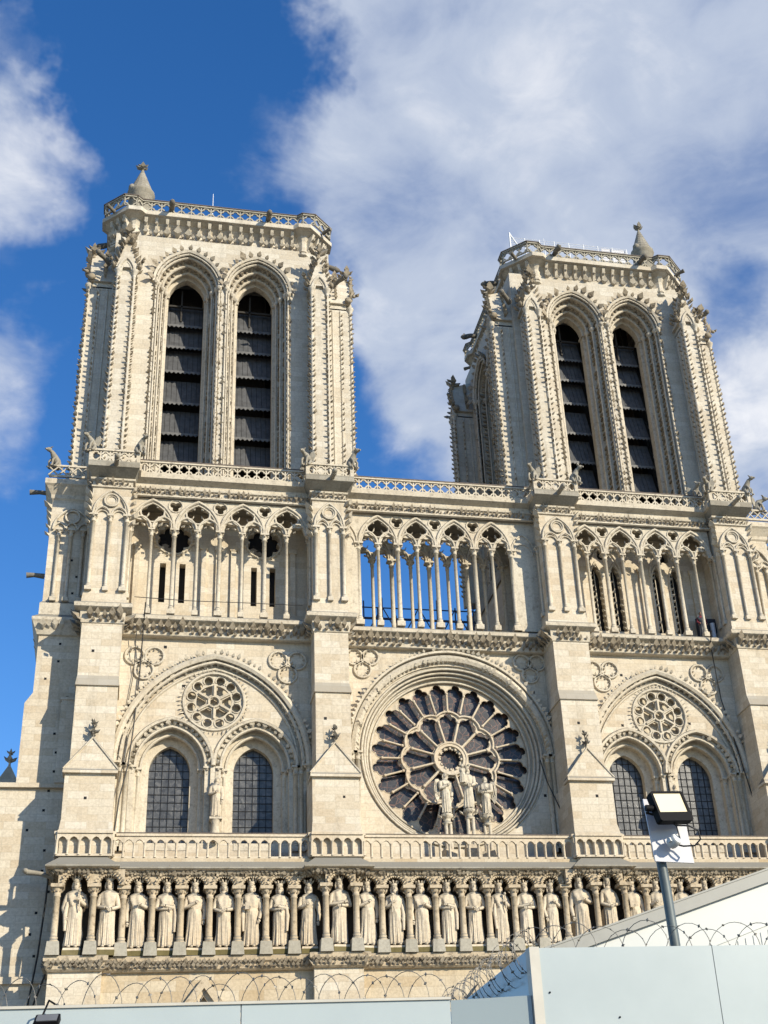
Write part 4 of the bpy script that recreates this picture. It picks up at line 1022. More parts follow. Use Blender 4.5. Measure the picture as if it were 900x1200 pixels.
def head(mb, H, beard=True, hair=True, tilt=0.0, x0=0.0):
    hz = .925 * H; s = H / 2.9
    mb.ball((x0, -.03 * s, hz), .125 * s, .15 * s, .2 * s, 12, 9)
    mb.add([(x0 - .028 * s, -.165 * s, hz + .05 * s), (x0 + .028 * s, -.165 * s, hz + .05 * s), (x0 + .038 * s, -.165 * s, hz - .04 * s), (x0 - .038 * s, -.165 * s, hz - .04 * s), (x0, -.215 * s, hz - .03 * s)], [(0, 1, 4), (1, 2, 4), (2, 3, 4), (3, 0, 4)])
    mb.tube([(x0 - .09 * s, -.148 * s, hz + .055 * s), (x0, -.178 * s, hz + .065 * s), (x0 + .09 * s, -.148 * s, hz + .055 * s)], .02 * s, 5)
    mb.tube([(x0 - .045 * s, -.172 * s, hz - .075 * s), (x0 + .045 * s, -.172 * s, hz - .075 * s)], .013 * s, 4)
    for e in (-1, 1):
        mb.ball((x0 + e * .05 * s, -.158 * s, hz + .03 * s), .022 * s, .014 * s, .013 * s, 6, 4); mb.ball((x0 + e * .128 * s, -.01 * s, hz), .02 * s, .035 * s, .05 * s, 6, 4)
    if beard:
        mb.ball((x0, -.12 * s, hz - .15 * s), .1 * s, .085 * s, .13 * s, 9, 6)
    if hair:
        for e in (-1, 1): mb.tube([(x0 + e * .11 * s, .02 * s, hz + .1 * s), (x0 + e * .145 * s, .03 * s, hz - .05 * s), (x0 + e * .14 * s, .02 * s, hz - .22 * s)], [.05 * s, .06 * s, .04 * s], 6)
        mb.ball((x0, .05 * s, hz + .02 * s), .14 * s, .13 * s, .2 * s, 10, 6)
def arm(mb, H, s, elbow, wrist, rx):
    sh = (s * rx * .86, 0, .765 * H)
    mid = tuple((a + b) / 2 for a, b in zip(elbow, wrist))
    mb.tube([sh, tuple((a + b) / 2 for a, b in zip(sh, elbow)), elbow, mid, wrist], [.115, .12, .105, .09, .07], 8)
    w = Vector(wrist); d = (w - Vector(elbow)).normalized()
    mb.ball(tuple(w + d * .07), .06, .055, .06, 7, 5)
    sd = d.cross(Vector((0, -1, 0)));  sd = sd.normalized() if sd.length > .1 else Vector((1, 0, 0))
    for k in range(4):
        q = w + d * .09 + sd * (k - 1.5) * .028
        mb.tube([tuple(q), tuple(q + d * .07), tuple(q + d * (.1 + .012 * (k % 2)) + Vector((0, .03, -.02)))], [.016, .015, .011], 5)
    q = w + d * .04 - sd * .055; mb.tube([tuple(q), tuple(q + d * .05 - sd * .015), tuple(q + d * .085)], [.018, .017, .012], 5)
def crown(mb, H, rr=.15):
    s = H / 2.9; z = .985 * H
    rings = [[(rr * s * k * math.cos(2 * PI * i / 16), -.01 + rr * s * k * 1.05 * math.sin(2 * PI * i / 16), zz) for i in range(16)] for k, zz in ((1, z - .06 * s), (1.06, z), (1.12, z + .05 * s))]
    mb.loft(rings, True)
    mb.add(rings[0], [tuple(range(16))]); mb.add(rings[2], [tuple(range(16))])
    for i in range(8):
        a = 2 * PI * i / 8 + PI / 8; c = (rr * s * 1.12 * math.cos(a), rr * s * 1.15 * math.sin(a) - .01, z + .05 * s)
        mb.crock(c, (math.cos(a) * .3, math.sin(a) * .3, 1), (math.cos(a), math.sin(a), 0), .12 * s); mb.ball((c[0], c[1], c[2] + .03), .04 * s, n=6, m=4)
POSES = {
 'belt':    (((-.44, -.05, 1.72), (-.12, -.3, 1.64)), ((.44, -.05, 1.72), (.13, -.3, 1.58)), None),
 'sceptre': (((-.45, -.04, 1.66), (-.34, -.22, 1.3)), ((.45, -.08, 1.74), (.17, -.32, 1.95)), 'sceptre'),
 'chest':   (((-.45, -.06, 1.74), (-.05, -.32, 1.95)), ((.46, -.03, 1.64), (.38, -.16, 1.24)), None),
 'cross':   (((-.45, -.06, 1.74), (.1, -.33, 1.82)), ((.45, -.06, 1.74), (-.02, -.31, 1.68)), None),
 'book':    (((-.45, -.05, 1.68), (-.14, -.33, 1.7)), ((.45, -.03, 1.62), (.36, -.2, 1.22)), 'book'),
 'mantle':  (((-.46, -.02, 1.6), (-.4, -.14, 1.16)), ((.45, -.06, 1.74), (.16, -.33, 1.86)), None),
}
def make_king(pose, seed, mirror, beard, H=2.9):
    t = empty('king_statue'); sg = -1 if mirror else 1
    mb = MB((lambda x, y, z: (-x, y, z)) if mirror else None)
    robed(mb, H, rx=.335, seed=seed, drape=1 if seed % 2 else -1); head(mb, H, beard)
    l, r, item = POSES[pose]
    arm(mb, H, -1, *l, .37); arm(mb, H, 1, *r, .37)
    if seed % 3 == 0: mb.tube([(-.3, -.12, 1.9), (-.36, -.2, 1.4), (-.33, -.24, .7)], [.07, .1, .06], 7)
    mb.build('body', M['statue'], t)
    mb = MB(); crown(mb, H); mb.build('crown', M['statue'], t)
    if item == 'sceptre':
        mb = MB((lambda x, y, z: (-x, y, z)) if mirror else None); mb.tube([(.2, -.36, 1.5), (.16, -.38, 2.3)], .03, 6); mb.ball((.16, -.38, 2.34), .07, n=7, m=5); mb.build('sceptre', M['statue'], t)
    if item == 'book':
        mb = MB((lambda x, y, z: (-x, y, z)) if mirror else None); mb.box(-.24, -.02, -.42, -.34, 1.62, 1.92); mb.build('book', M['statue'], t)
    mb = MB(); mb.hexa([(-.36, -.34, 0), (.36, -.34, 0), (.36, .3, 0), (-.36, .3, 0), (-.34, -.32, .1), (.34, -.32, .1), (.34, .28, .1), (-.34, .28, .1)])
    mb.T = None; o = mb.build('footing', M['statue'], t); o.location.z = -.1
    mb = MB(); mb.box(-.37, .37, -.35, .32, -.32, -.1); mb.build('pedestal_block', M['moss'], t)
    return t
protos = []
for k, (p, m, b) in enumerate((('sceptre', 0, 1), ('belt', 0, 1), ('mantle', 0, 1), ('cross', 1, 1), ('chest', 0, 1), ('belt', 1, 0), ('book', 0, 1), ('cross', 0, 1), ('mantle', 1, 0), ('sceptre', 1, 1), ('chest', 1, 1))):
    protos.append([make_king(p, k + 3, m, b), p, m, b, False])
DESC = {'belt': 'both hands at the belt', 'sceptre': 'one hand holding a short sceptre', 'chest': 'one hand laid on the chest', 'cross': 'forearms crossed over the waist', 'book': 'a book held at the waist', 'mantle': 'one arm hanging and one raised'}
ORD = ['first', 'second', 'third', 'fourth', 'fifth', 'sixth', 'seventh', 'eighth', 'ninth', 'tenth', 'eleventh', 'twelfth', 'thirteenth', 'fourteenth', 'fifteenth', 'sixteenth', 'seventeenth', 'eighteenth', 'nineteenth', 'twentieth', 'twenty-first', 'twenty-second', 'twenty-third', 'twenty-fourth', 'twenty-fifth', 'twenty-sixth', 'twenty-seventh', 'twenty-eighth', 'twenty-ninth']
order = [0, 1, 2, 3, 4, 5, 6, 3, 8, 7, 4, 9, 2, 3, 1, 0, 7, 10, 2, 5, 6, 8, 1, 4, 9, 3, 10, 2]
niches = [(a + b) / 2 for a, b in zip(KC, KC[1:])]
niches = niches[:28]
for k, x in enumerate(niches):
    pr = protos[order[k % len(order)]]
    o = pr[0] if not pr[4] else copy_tree(pr[0]); pr[4] = True
    y = -2.05 if fr(x) else -1.72
    sc = 1.04 if fr(x) else rnd.uniform(.98, 1.02)
    o.location = (x + rnd.uniform(-.03, .03), y, 15.28); o.scale = (sc * rnd.uniform(.98, 1.06), sc, sc)
    o.rotation_euler.z = rnd.uniform(-.18, .18)
    tag(o, 'crowned stone king, %s from the left in the row, %s' % (ORD[k], DESC[pr[1]]), 'statue', 'statues of kings in the arcade')

# the virgin and two angels before the rose
def holy(name, label, x, y, z0, H, pose, wings=0, child=False, crown_=False, turn=0):
    t = empty(name, (x, y, z0)); t.rotation_euler.z = turn; tag(t, label, 'statue', 'statues standing before the rose window')
    mb = MB(); robed(mb, H, rx=.28 * H / 2.5, ry=.22 * H / 2.5, seed=int(x * 10) % 17 + 2, drape=1); head(mb, H, False)
    l, r, _ = POSES[pose]; s = H / 2.9
    f = lambda p: tuple(c * s for c in p)
    arm(mb, H, -1, f(l[0]), f(l[1]), .33); arm(mb, H, 1, f(r[0]), f(r[1]), .33)
    mb.build('body', M['carved'], t)
    if wings:
        for sx in ((-1, 1)):
            mb = MB()
            pts = [(sx * .1, .76 * H), (sx * .3, .86 * H), (sx * .48, .84 * H), (sx * .56, .66 * H), (sx * .52, .42 * H), (sx * .4, .3 * H), (sx * .2, .5 * H)]
            mb.prism(pts if sx > 0 else pts[::-1], .14, .24)
            for j in range(4): mb.tube([(sx * (.2 + .08 * j), .12, .78 * H), (sx * (.24 + .085 * j), .11, (.42 + .03 * j) * H)], .03, 5)
            mb.build('wing', M['carved'], t)
    if child:
        mb = MB(); robed(mb, .95, rx=.15, ry=.12, seed=4); mb.ball((0, -.02, .9), .09, .1, .11, 8, 6)
        o = mb.build('infant', M['carved'], t); o.location = (-.3, -.24, .58 * H)
    if crown_:
        mb = MB(); crown(mb, H, .14); mb.build('crown', M['carved'], t)
    mb = MB(); mb.lathe(0, 0, [(.3, 0), (.32, -.12), (.2, -.2), (.17, -.34), (.26, -.42), (.2, -.5)], 10)
    for k in range(8):
        a = PI * k / 4; mb.crock((.3 * math.cos(a), .3 * math.sin(a), -.2), (math.cos(a), math.sin(a), .4), (0, 0, 1), .18)
    for sx in (-.13, .13):
        mb.lathe(sx, -.08, [(.1, -1.9), (.09, -.5)], 8)
    mb.box(-.32, .32, -.25, .25, -2.6, -1.8)
    mb.build('pedestal', M['carved'], t)
holy('angel_statue', 'stone angel with broad wings, left of the three before the rose', -.82, -.55, 21.85, 2.15, 'chest', wings=1, turn=.35)
holy('virgin_statue', 'tall crowned stone Virgin holding a child before the rose', .3, -.75, 22.05, 2.2, 'belt', child=True, crown_=True)
holy('angel_statue', 'stone angel turned inward, right of the three before the rose', 1.24, -.55, 21.8, 2.05, 'cross', wings=1, turn=-.45)
# carved figures between the lancets
for x, lb in ((-12.13, 'slender stone saint between the two left lancet windows'), (11.75, 'slender stone saint between the two right lancet windows, partly behind the floodlight')):
    t = empty('saint_statue', (x, -.02, 21.75)); tag(t, lb, 'statue')
    mb = MB(); robed(mb, 2.0, rx=.24, ry=.18, seed=6); head(mb, 2.0, False); s = .69
    arm(mb, 2.0, -1, (-.3, -.04, 1.16), (-.06, -.22, 1.22), .25); arm(mb, 2.0, 1, (.3, -.03, 1.14), (.27, -.12, .86), .25)
    mb.build('body', M['statue'], t)
    mb = MB(); mb.box(-.3, .3, -.25, .3, -.1, 0); mb.lathe(0, 0, [(.27, -.1), (.18, -.3), (.22, -.6), (.26, -1.1)], 8); mb.build('pedestal', M['carved'], t)

# chimeras crouching on the gallery parapets
def chimera(x, y, z, turn, label, s=1.0, v=0):
    t = empty('chimera_statue', (x, y, z)); t.rotation_euler.z = turn; t.scale = (s, s, s); tag(t, label, 'statue', 'chimeras on the gallery')
    mb = MB(); h = (.0, .12, -.1, .2)[v % 4]
    mb.tube([(0, .34, .0), (0, .32, .25), (0, .2, .55), (0, 0, .82), (0, -.2, .98 + h), (0, -.36, 1.0 + h)], [.14, .25, .27, .22, .13, .1], 9)
    mb.ball((0, -.42, 1.06 + h), .15, .2, .15, 9, 6)
    mb.tube([(0, -.52, 1.06 + h), (0, -.7, 1.0 + h)], [.1, .05], 7)
    for e in (-1, 1):
        mb.crock((e * .1, -.36, 1.16 + h), (e * .4, .2, 1), (0, 1, 0), .18)
        mb.tube([(e * .16, -.02, .72), (e * .2, -.2, .45), (e * .17, -.22, .05), (e * .17, -.34, .02)], [.1, .08, .06, .07], 7)
        mb.tube([(e * .2, .3, .1), (e * .3, .05, .3), (e * .25, -.02, .03), (e * .25, -.18, .02)], [.15, .14, .08, .07], 7)
    mb.tube([(0, .4, .08), (.1, .6, .1), (.2, .62, .35)], [.08, .06, .03], 6)
    mb.build('body', M['roofstone'], t)
    if v % 2 == 0:
        mb = MB()
        for e in (-1, 1): mb.prism([(.12, .5), (.22, 1.05), (.42, 1.2), (.5, .85), (.36, .45)], .12 + .0, .2, mp=(lambda a, b, w, e=e: (e * a, w + a * .5, b)))
        mb.build('wing', M['roofstone'], t)
CH = []
for k, (bx, nm) in enumerate(zip(BX, ('first', 'second', 'third', 'fourth'))):
    for sx, sd in ((-1, 'left'), (1, 'right')):
        CH.append((bx + sx * 1.3, -1.9, 41.0 - .15, sx * .7, 'weathered stone chimera on the %s corner of the %s balcony from the left' % (sd, nm)))
for k, (x, y, z, tr, lb) in enumerate(CH): chimera(x, y, z, tr, lb, .82, k)
chimera(-21.3, .2, 40.95, -.9, 'stone chimera perched alone on the far left turret parapet', .85, 1)
chimera(20.1, .2, 40.95, .9, 'stone chimera on the far right turret parapet at the picture edge', .9, 2)
chimera(-7.95, -.6, 40.95, .2, 'small hunched chimera between left tower and second balcony', .62, 3)
chimera(15.55, -.8, 40.95, .1, 'upright bird-like chimera standing just before the fourth balcony', .85, 0)

# ------------------------------------------------------------------ things left on the building by the works
def cable(pts, label, r=.035, sag=True):
    mb = MB(); mb.tube(pts, r, 5); o = mb.build('cable', M['cable']); tag(o, label, 'cable')
cable([(-16.02, -1.0, 32.6), (-16.05, -.55, 31.5), (-16.1, -.12, 29.0), (-16.25, -.12, 26), (-16.4, -.15, 24.2), (-16.7, -.2, 22.6), (-16.85, -.3, 20.6)], 'black cable hanging down the left bay from the colonnade')
cable([(-16.38, -.5, 31.2), (-16.4, -.12, 29), (-16.75, -.1, 26), (-16.95, -.12, 24)], 'thinner grey cable beside the black one on the left bay', .02)
cable([(14.85, -1.1, 32.3), (14.9, -.6, 31.6), (15.2, -.15, 28.6), (15.7, -.15, 25.5), (16.0, -.4, 22.5), (16.2, -1.3, 20.7)], 'black cable hanging down the right bay from the gallery')
cable([(4.5, .05, 25.0), (4.75, .0, 23.8), (5.25, -.2, 22.3), (5.6, -.6, 21.3)], 'short black cable beside the third buttress, right of the rose')
cable([(-19.55, -1.2, 18.9), (-19.6, -.9, 17.6), (-19.75, -.5, 15.4), (-20.1, 0, 12.5), (-20.2, 0, 9)], 'black cable running down the wall left of the kings', .045)
cable([(-19.3, -1.8, 14.3), (-19.7, -1.2, 13.2), (-20.2, -.6, 11.5), (-20.4, -.3, 9)], 'lower black cable slanting left from the string course under the kings', .045)
cable([(-16.6, -.95, 32.9), (-14, -.88, 32.84), (-11, -.88, 32.86), (-8, -.9, 32.84)], 'thin dark cable strung along the foot of the left colonnade', .02)
mb = MB(); mb.tube([(-19.3, -1.4, 18.55), (-19.9, -1.5, 18.7), (-20.5, -1.6, 18.75)], [.12, .1, .13], 7); mb.ball((-20.55, -1.6, 18.8), .13, .18, .13)
mb.build('gargoyle', M['roofstone'], kg)

# scaffold on the nave seen through the open colonnade
sc = tag(empty('scaffold', (0, 12, 33)), 'dark blue scaffold tubes seen low through the open colonnade', 'scaffold')
mb = MB()
for x in range(-6, 8):
    for y in (0, 1.5): mb.tube([(x * 1.2, y, 0), (x * 1.2, y, 6.4 + (x % 3) * .25)], .05, 5)
mb.build('standard', M['scaff'], sc)
mb = MB()
for z in (4.6, 5.4, 6.2):
    for y in (0, 1.5): mb.tube([(-7.4, y, z), (8.6, y, z)], .045, 5)
for x in range(-6, 7, 2): mb.tube([(x * 1.2, -.02, 4.0), ((x + 1) * 1.2, -.02, 6.3)], .04, 5); mb.tube([((x + 1) * 1.2, .02, 6.3), ((x + 2) * 1.2, .02, 4.0)], .04, 5)
mb.build('ledger', M['scaff'], sc)
# equipment and a worker at the right end of the south colonnade
eq = tag(empty('equipment_panel', (15.6, .6, 32.3)), 'dark navy panel with two white pipes at the right end of the colonnade', 'panel')
mb = MB(); mb.box(-.75, .6, 0, .12, 0, 1.55); mb.build('panel', M['navy'], eq)
for x in (-.55, .15):
    mb = MB(); mb.tube([(x, -.12, .05), (x, -.12, 1.2)], .14, 10); mb.build('pipe', M['whitetube'], eq)
pe = tag(empty('person', (14.95, .1, 32.28)), 'person in a dark red jacket standing behind the right colonnade', 'person')
mb = MB(); robed(mb, 1.72, rx=.24, ry=.16, seed=2, belt=False); mb.build('body', M['navy'], pe)
mb = MB(); mb.lathe(0, 0, [(.2, .7), (.22, .9), (.21, 1.15), (.23, 1.35), (.14, 1.45), (.07, 1.5)], 12, sy=.7)
mb.tube([(-.2, 0, 1.36), (-.27, 0, 1.1), (-.2, -.14, .95)], [.07, .06, .05], 7); mb.tube([(.2, 0, 1.36), (.27, 0, 1.1), (.22, -.12, .92)], [.07, .06, .05], 7); mb.build('jacket', M['redcloth'], pe)
mb = MB(); mb.ball((0, -.02, 1.6), .085, .1, .125, 10, 8); mb.ball((-.2, -.2, .93), .04, .05, .04); mb.ball((.22, -.17, .9), .04, .05, .04); mb.add([(-.015, -.115, 1.62), (.015, -.115, 1.62), (0, -.145, 1.58), (0, -.11, 1.57)], [(0, 1, 2), (0, 2, 3), (1, 3, 2)]); mb.build('head', M['skin'], pe)
mb = MB(); mb.ball((0, .015, 1.64), .093, .1, .11, 10, 7); mb.build('hair', M['hair'], pe)
# roof-top fence on the right tower, rods
fe = tag(empty('roof_fence', (12.3, 2.4, 60.3)), 'thin white temporary fence along the right tower roof', 'fence')
mb = MB()
for k in range(9): mb.tube([(-5.6 + k * 1.05, 0, 0), (-5.6 + k * 1.05, 0, 2.65 if k else 3.0)], .035 if k else .06, 5)
mb.tube([(-5.6, 0, 2.95), (-4.9, 0, 1.6)], .06, 5)
mb.build('post', M['white'], fe)
mb = MB()
for k in range(6): mb.tube([(-5.6, 0, 1.75 + .17 * k), (2.8, 0, 1.75 + .17 * k)], .014, 4)
mb.build('wire_rail', M['white'], fe)
mb = MB(); mb.box(1.0, 2.9, .1, .16, 1.5, 2.6); mb.build('sheeting', M['board'], fe)
for x, y, z0, z1, lb in ((-13.1, 6, 60.3, 67.2, 'thin pale lightning rod on the left tower roof'), (10.5, 6, 60.3, 66.4, 'thin pale lightning rod on the right tower roof')):
    mb = MB(); mb.tube([(x, y, z0), (x, y, z1)], [.05, .02], 6); tag(mb.build('lightning_rod', M['white']), lb, 'rod')

# ------------------------------------------------------------------ foreground: hoarding, wire, floodlights, cabin
GZ = 0.4
def panel(mb, x0, y0, x1, y1, z0, z1, th=.05):
    dx, dy = x1 - x0, y1 - y0; l = math.hypot(dx, dy); nx, ny = dy / l * th, -dx / l * th
    mb.hexa([(x0, y0, z0), (x1, y1, z0), (x1 - nx, y1 - ny, z0), (x0 - nx, y0 - ny, z0), (x0, y0, z1), (x1, y1, z1), (x1 - nx, y1 - ny, z1), (x0 - nx, y0 - ny, z1)])
HL = 3.245; YL = -57.5; XA = -14.757
ho = tag(empty('site_hoarding', (0, 0, 0)), 'low pale blue-white hoarding running along the bottom left', 'hoarding')
x = XA
seams = [XA, -15.75, -16.95, -18.15, -19.35, -20.6]
for a, b in zip(seams[1:], seams):
    mb = MB(); panel(mb, a + .003, YL, b - .003, YL, GZ, HL); mb.build('panel', M['hoard'], ho)
mb = MB(); panel(mb, XA, YL, -14.38, YL - .085, GZ, HL - .003); mb.build('panel', M['hoardshade'], ho, 'end panel with shade put into its colour, turned in towards the tall hoarding')
mb = MB(); mb.box(-20.6, XA, YL - .01, YL + .06, HL, HL + .012); mb.build('cap_rail', M['post'], ho)
YR_ = -57.6; HR = 3.458; XR = -14.372
hr = tag(empty('site_hoarding', (0, 0, 0)), 'taller pale blue-white hoarding with a cream corner post at the bottom right', 'hoarding')
xs = [XR + .045, -13.42, -12.2, -11.0]
for a, b in zip(xs, xs[1:]):
    mb = MB(); panel(mb, a + .002, YR_, b - .002, YR_, GZ, HR); mb.build('panel', M['hoard'], hr)
mb = MB(); mb.box(XR - .005, XR + .045, YR_ - .01, YR_ + .06, GZ, HR + .004); mb.build('corner_post', M['post'], hr)
mb = MB(); mb.box(XR, XR + .03, YR_ + .065, YR_ + 3.2, GZ, HR); mb.build('return_panel', M['gloss'], hr, 'dark glossy side panel reflecting sky and stone')
for px_, pz in ((-13.95, 3.13), (-13.1, 3.2), (-14.29, 3.25)):
    mb = MB(); mb.ball((px_, YR_ - .004, pz), .005, .005, .005, 6, 4); mb.build('rivet', M['black'], hr)

def coil(name, p0, p1, r, pitch, label, seed=0, phase=0.0, skew=.06):
    rr = random.Random(seed); p0 = Vector(p0); p1 = Vector(p1); d = (p1 - p0); L_ = d.length; d.normalize()
    up = Vector((0, 0, 1)); sd = d.cross(up).normalized()
    mb = MB(); pts = []; turns = L_ / pitch; n = int(turns * 22)
    for i in range(n + 1):
        t = i / n; a = 2 * PI * turns * (t + .012 * math.sin(9 * t + seed) + .006 * math.sin(23 * t)) + phase
        k = r * (1 + .12 * math.sin(turns * t * 1.7 + seed) + .06 * math.sin(turns * t * 4.1))
        pts.append(p0 + d * (L_ * t + skew * math.sin(a) + .01 * math.sin(turns * t * 2.3)) + up * (k * math.cos(a) + .01 * math.sin(3 * t * turns)) + sd * k * .8 * math.sin(a))
    mb.tube(pts, .0019, 4)
    for i in range(2, n - 2, 3):
        q = pts[i]; w = (pts[i + 1] - pts[i - 1]).normalized(); o = w.cross(Vector((rr.uniform(-1, 1), rr.uniform(-1, 1), rr.uniform(-1, 1)))).normalized() * .011
        mb.add([tuple(q - w * .009), tuple(q + o), tuple(q + w * .009), tuple(q - o), tuple(q + w * .002 + o.cross(w) * .3), tuple(q - o.cross(w) * .3)], [(0, 1, 4), (1, 2, 4), (2, 3, 4), (3, 0, 4), (1, 0, 5), (2, 1, 5), (3, 2, 5), (0, 3, 5)])
    o = mb.build(name, M['wire']); tag(o, label, 'razor wire')
coil('razor_wire', (-20.4, YL + .17, HL + .035), (-14.8, YL + .17, HL + .035), .118, .1, 'razor wire coils along the low left hoarding', 3)
coil('razor_wire', (XR + .05, YR_ + .19, HR + .02), (-11.3, YR_ + .19, HR + .02), .125, .13, 'razor wire coils along the tall right hoarding', 5, 1.0)
coil('razor_wire', (XR + .02, YR_ + .05, HR + .0), (XR + .02, YR_ + 3.3, HR + .0), .11, .075, 'dense razor wire running away along the glossy side panel', 9)

# floodlight on its pole, with the white board behind
fl = tag(empty('floodlight_pole', (-13.17, -57.0, GZ)), 'grey steel pole rising behind the right hoarding', 'pole')
mb = MB(); mb.tube([(-.14, 0, 0), (-.175, 0, 2.5), (-.2, 0, 3.5), (-.215, 0, 3.78)], .028, 12); mb.build('pole', M['steel'], fl)
mb = MB(); mb.tube([(-.209, -.0, 3.12), (-.21, 0, 3.16)], .032, 12); mb.build('collar', M['steel'], fl)
bd = empty('sign_board', (-13.33, -57.06, 4.21)); tag(bd, 'blank white square board fixed to the pole behind the floodlight', 'board')
mb = MB(); mb.hexa([(-.105, 0, -.18), (.125, 0, -.19), (.125, .012, -.19), (-.105, .012, -.18), (-.13, 0, .175), (.1, 0, .165), (.1, .012, .165), (-.13, .012, .175)]); mb.build('board', M['board'], bd)
jb = MB(); jb.lathe(0, 0, [(.03, -.03), (.034, -.02), (.034, .02), (.03, .03)], 12); jb.box(-.045, -.028, -.012, .012, -.01, .012); o = jb.build('junction_box', M['box']); o.location = (-13.335, -57.12, 4.125); o.rotation_euler = (1.2, 0, .5); tag(o, 'small round grey junction box on the white board', 'junction box')
ld = tag(empty('floodlight', (-13.345, -57.16, 4.305)), 'lit square black floodlight in front of the white board', 'floodlight')
ld.scale = (.93, .93, .93); ld.rotation_euler = (math.radians(-14), math.radians(-6), math.radians(16))
mb = MB()
def rrect(w, h, r, n=4):
    p = []
    for sx, sz, a0 in ((1, 1, 0), (-1, 1, 90), (-1, -1, 180), (1, -1, 270)):
        for k in range(n + 1):
            a = math.radians(a0 + 90 * k / n); p.append((sx * (w - r) + r * math.cos(a), sz * (h - r) + r * math.sin(a)))
    return p[::-1]
mb.prism(rrect(.125, .1, .015), -.022, .022, [[(-.108, -.042), (-.108, .088), (.108, .088), (.108, -.042)][::-1]])
mb.prism(rrect(.12, .096, .014), .0, .035)
for k in range(8): mb.box(-.09, .09, .035, .055, -.075 + k * .021, -.071 + k * .021)
mb.build('casing', M['black'], ld)
mb = MB(); mb.box(-.108, .108, -.012, -.006, -.042, .088); mb.build('lamp_face', M['lamp'], ld)
mb = MB(); mb.tube([(-.14, .0, .0), (-.14, .06, .0), (0, .08, -.02), (.14, .06, 0), (.14, 0, 0)], .008, 6); mb.tube([(-.17, .02, .01), (-.125, .01, .0)], .02, 8); mb.build('bracket', M['black'], ld)
mb = MB(); mb.tube([(-13.36, -57.13, 4.25), (-13.33, -57.17, 4.2), (-13.27, -57.2, 4.19), (-13.215, -57.2, 4.165), (-13.2, -57.18, 4.12), (-13.23, -57.16, 4.09), (-13.285, -57.13, 4.095), (-13.32, -57.11, 4.11)], .005, 6); mb.tube([(-13.32, -57.14, 4.25), (-13.3, -57.13, 4.14)], .004, 5)
tag(mb.build('lamp_cable', M['cable']), 'looping black cable hanging below the floodlight', 'cable')
# second small floodlight, lower left, seen edge-on
l2 = tag(empty('floodlight', (-16.6, -57.66, 3.17)), 'small unlit black floodlight clipped to the low hoarding', 'floodlight'); l2.scale = (.8, .8, .8); l2.rotation_euler = (math.radians(38), 0, math.radians(-8))
mb = MB(); mb.prism(rrect(.066, .042, .01), -.02, .012, mp=lambda a, b, w: (a, b, w)); mb.build('casing', M['black'], l2)
mb = MB(); mb.prism(rrect(.055, .032, .006), .012, .016, mp=lambda a, b, w: (a, b, w)); mb.build('lens', M['lead'], l2)
mb = MB(); mb.tube([(-.03, .03, .01), (-.01, .12, .05), (.01, .17, .0)], .006, 5); mb.tube([(-.06, 0, 0), (-.1, -.06, -.06), (-.12, -.1, -.12)], .008, 5); mb.build('bracket', M['black'], l2)
# white site cabin with a sloping roof edge
cb = tag(empty('site_cabin', (0, 0, 0)), 'white site cabin with a roof edge sloping up to the right', 'cabin')
sl = lambda x: 5.09 + (x + 11.7) * .308
mb = MB(); mb.prism([(-11.9, GZ), (-11.9, sl(-11.9)), (-6.0, sl(-6.0)), (-6.0, GZ)], -50, -44); mb.build('wall', M['cabin'], cb)
mb = MB(); mb.prism([(-11.95, sl(-11.95)), (-11.95, sl(-11.95) + .02), (-5.9, sl(-5.9) + .02), (-5.9, sl(-5.9))], -50.06, -43.9)
mb.prism([(-11.93, sl(-11.93) - .13), (-11.93, sl(-11.93)), (-5.95, sl(-5.95)), (-5.95, sl(-5.95) - .13)], -50.05, -50.0); mb.build('roof', M['fascia'], cb)
mb = MB()
mb.prism([(-11.9, sl(-11.9) - .62), (-11.9, sl(-11.9) - .605), (-6, sl(-6) - .5), (-6, sl(-6) - .515)], -50.012, -50.0)
for k in range(60):
    x = -11.8 + k * .096; mb.box(x, x + .012, -50.008, -50.0, GZ + .2, sl(x) - .62)
mb.build('cladding_ribs', M['cabin'], cb)

# ------------------------------------------------------------------ ground
mb = MB(); mb.add([(-3000, -3000, GZ), (3000, -3000, GZ), (3000, 3000, GZ), (-3000, 3000, GZ)], [(0, 1, 2, 3)])
tag(mb.build('ground', M['paving']), kind='structure')

# ------------------------------------------------------------------ sky, sun, camera
EL, AZ = math.radians(25.2), math.radians(37.2)          # sun to the right of the front's axis, in front of it
S = Vector((math.sin(AZ) * math.cos(EL), -math.cos(AZ) * math.cos(EL), math.sin(EL)))
w = bpy.data.worlds.new('World'); scene.world = w; w.use_nodes = True
t = w.node_tree; t.nodes.clear(); L = t.links.new
wo = N(t, 'ShaderNodeOutputWorld'); bg = N(t, 'ShaderNodeBackground', inp={'Strength': 0.1}); L(bg.outputs[0], wo.inputs[0])
sky = N(t, 'ShaderNodeTexSky', sky_type='NISHITA', sun_disc=False); sky.sun_elevation = EL; sky.sun_rotation = math.atan2(S.x, S.y)
sky.altitude = 100; sky.air_density = 1.0; sky.dust_density = 0.1; sky.ozone_density = 2.5
tc = N(t, 'ShaderNodeTexCoord')
blue = N(t, 'ShaderNodeHueSaturation', inp={'Hue': 0.509, 'Saturation': 1.31, 'Value': 1.5}); L(sky.outputs[0], blue.inputs['Color'])
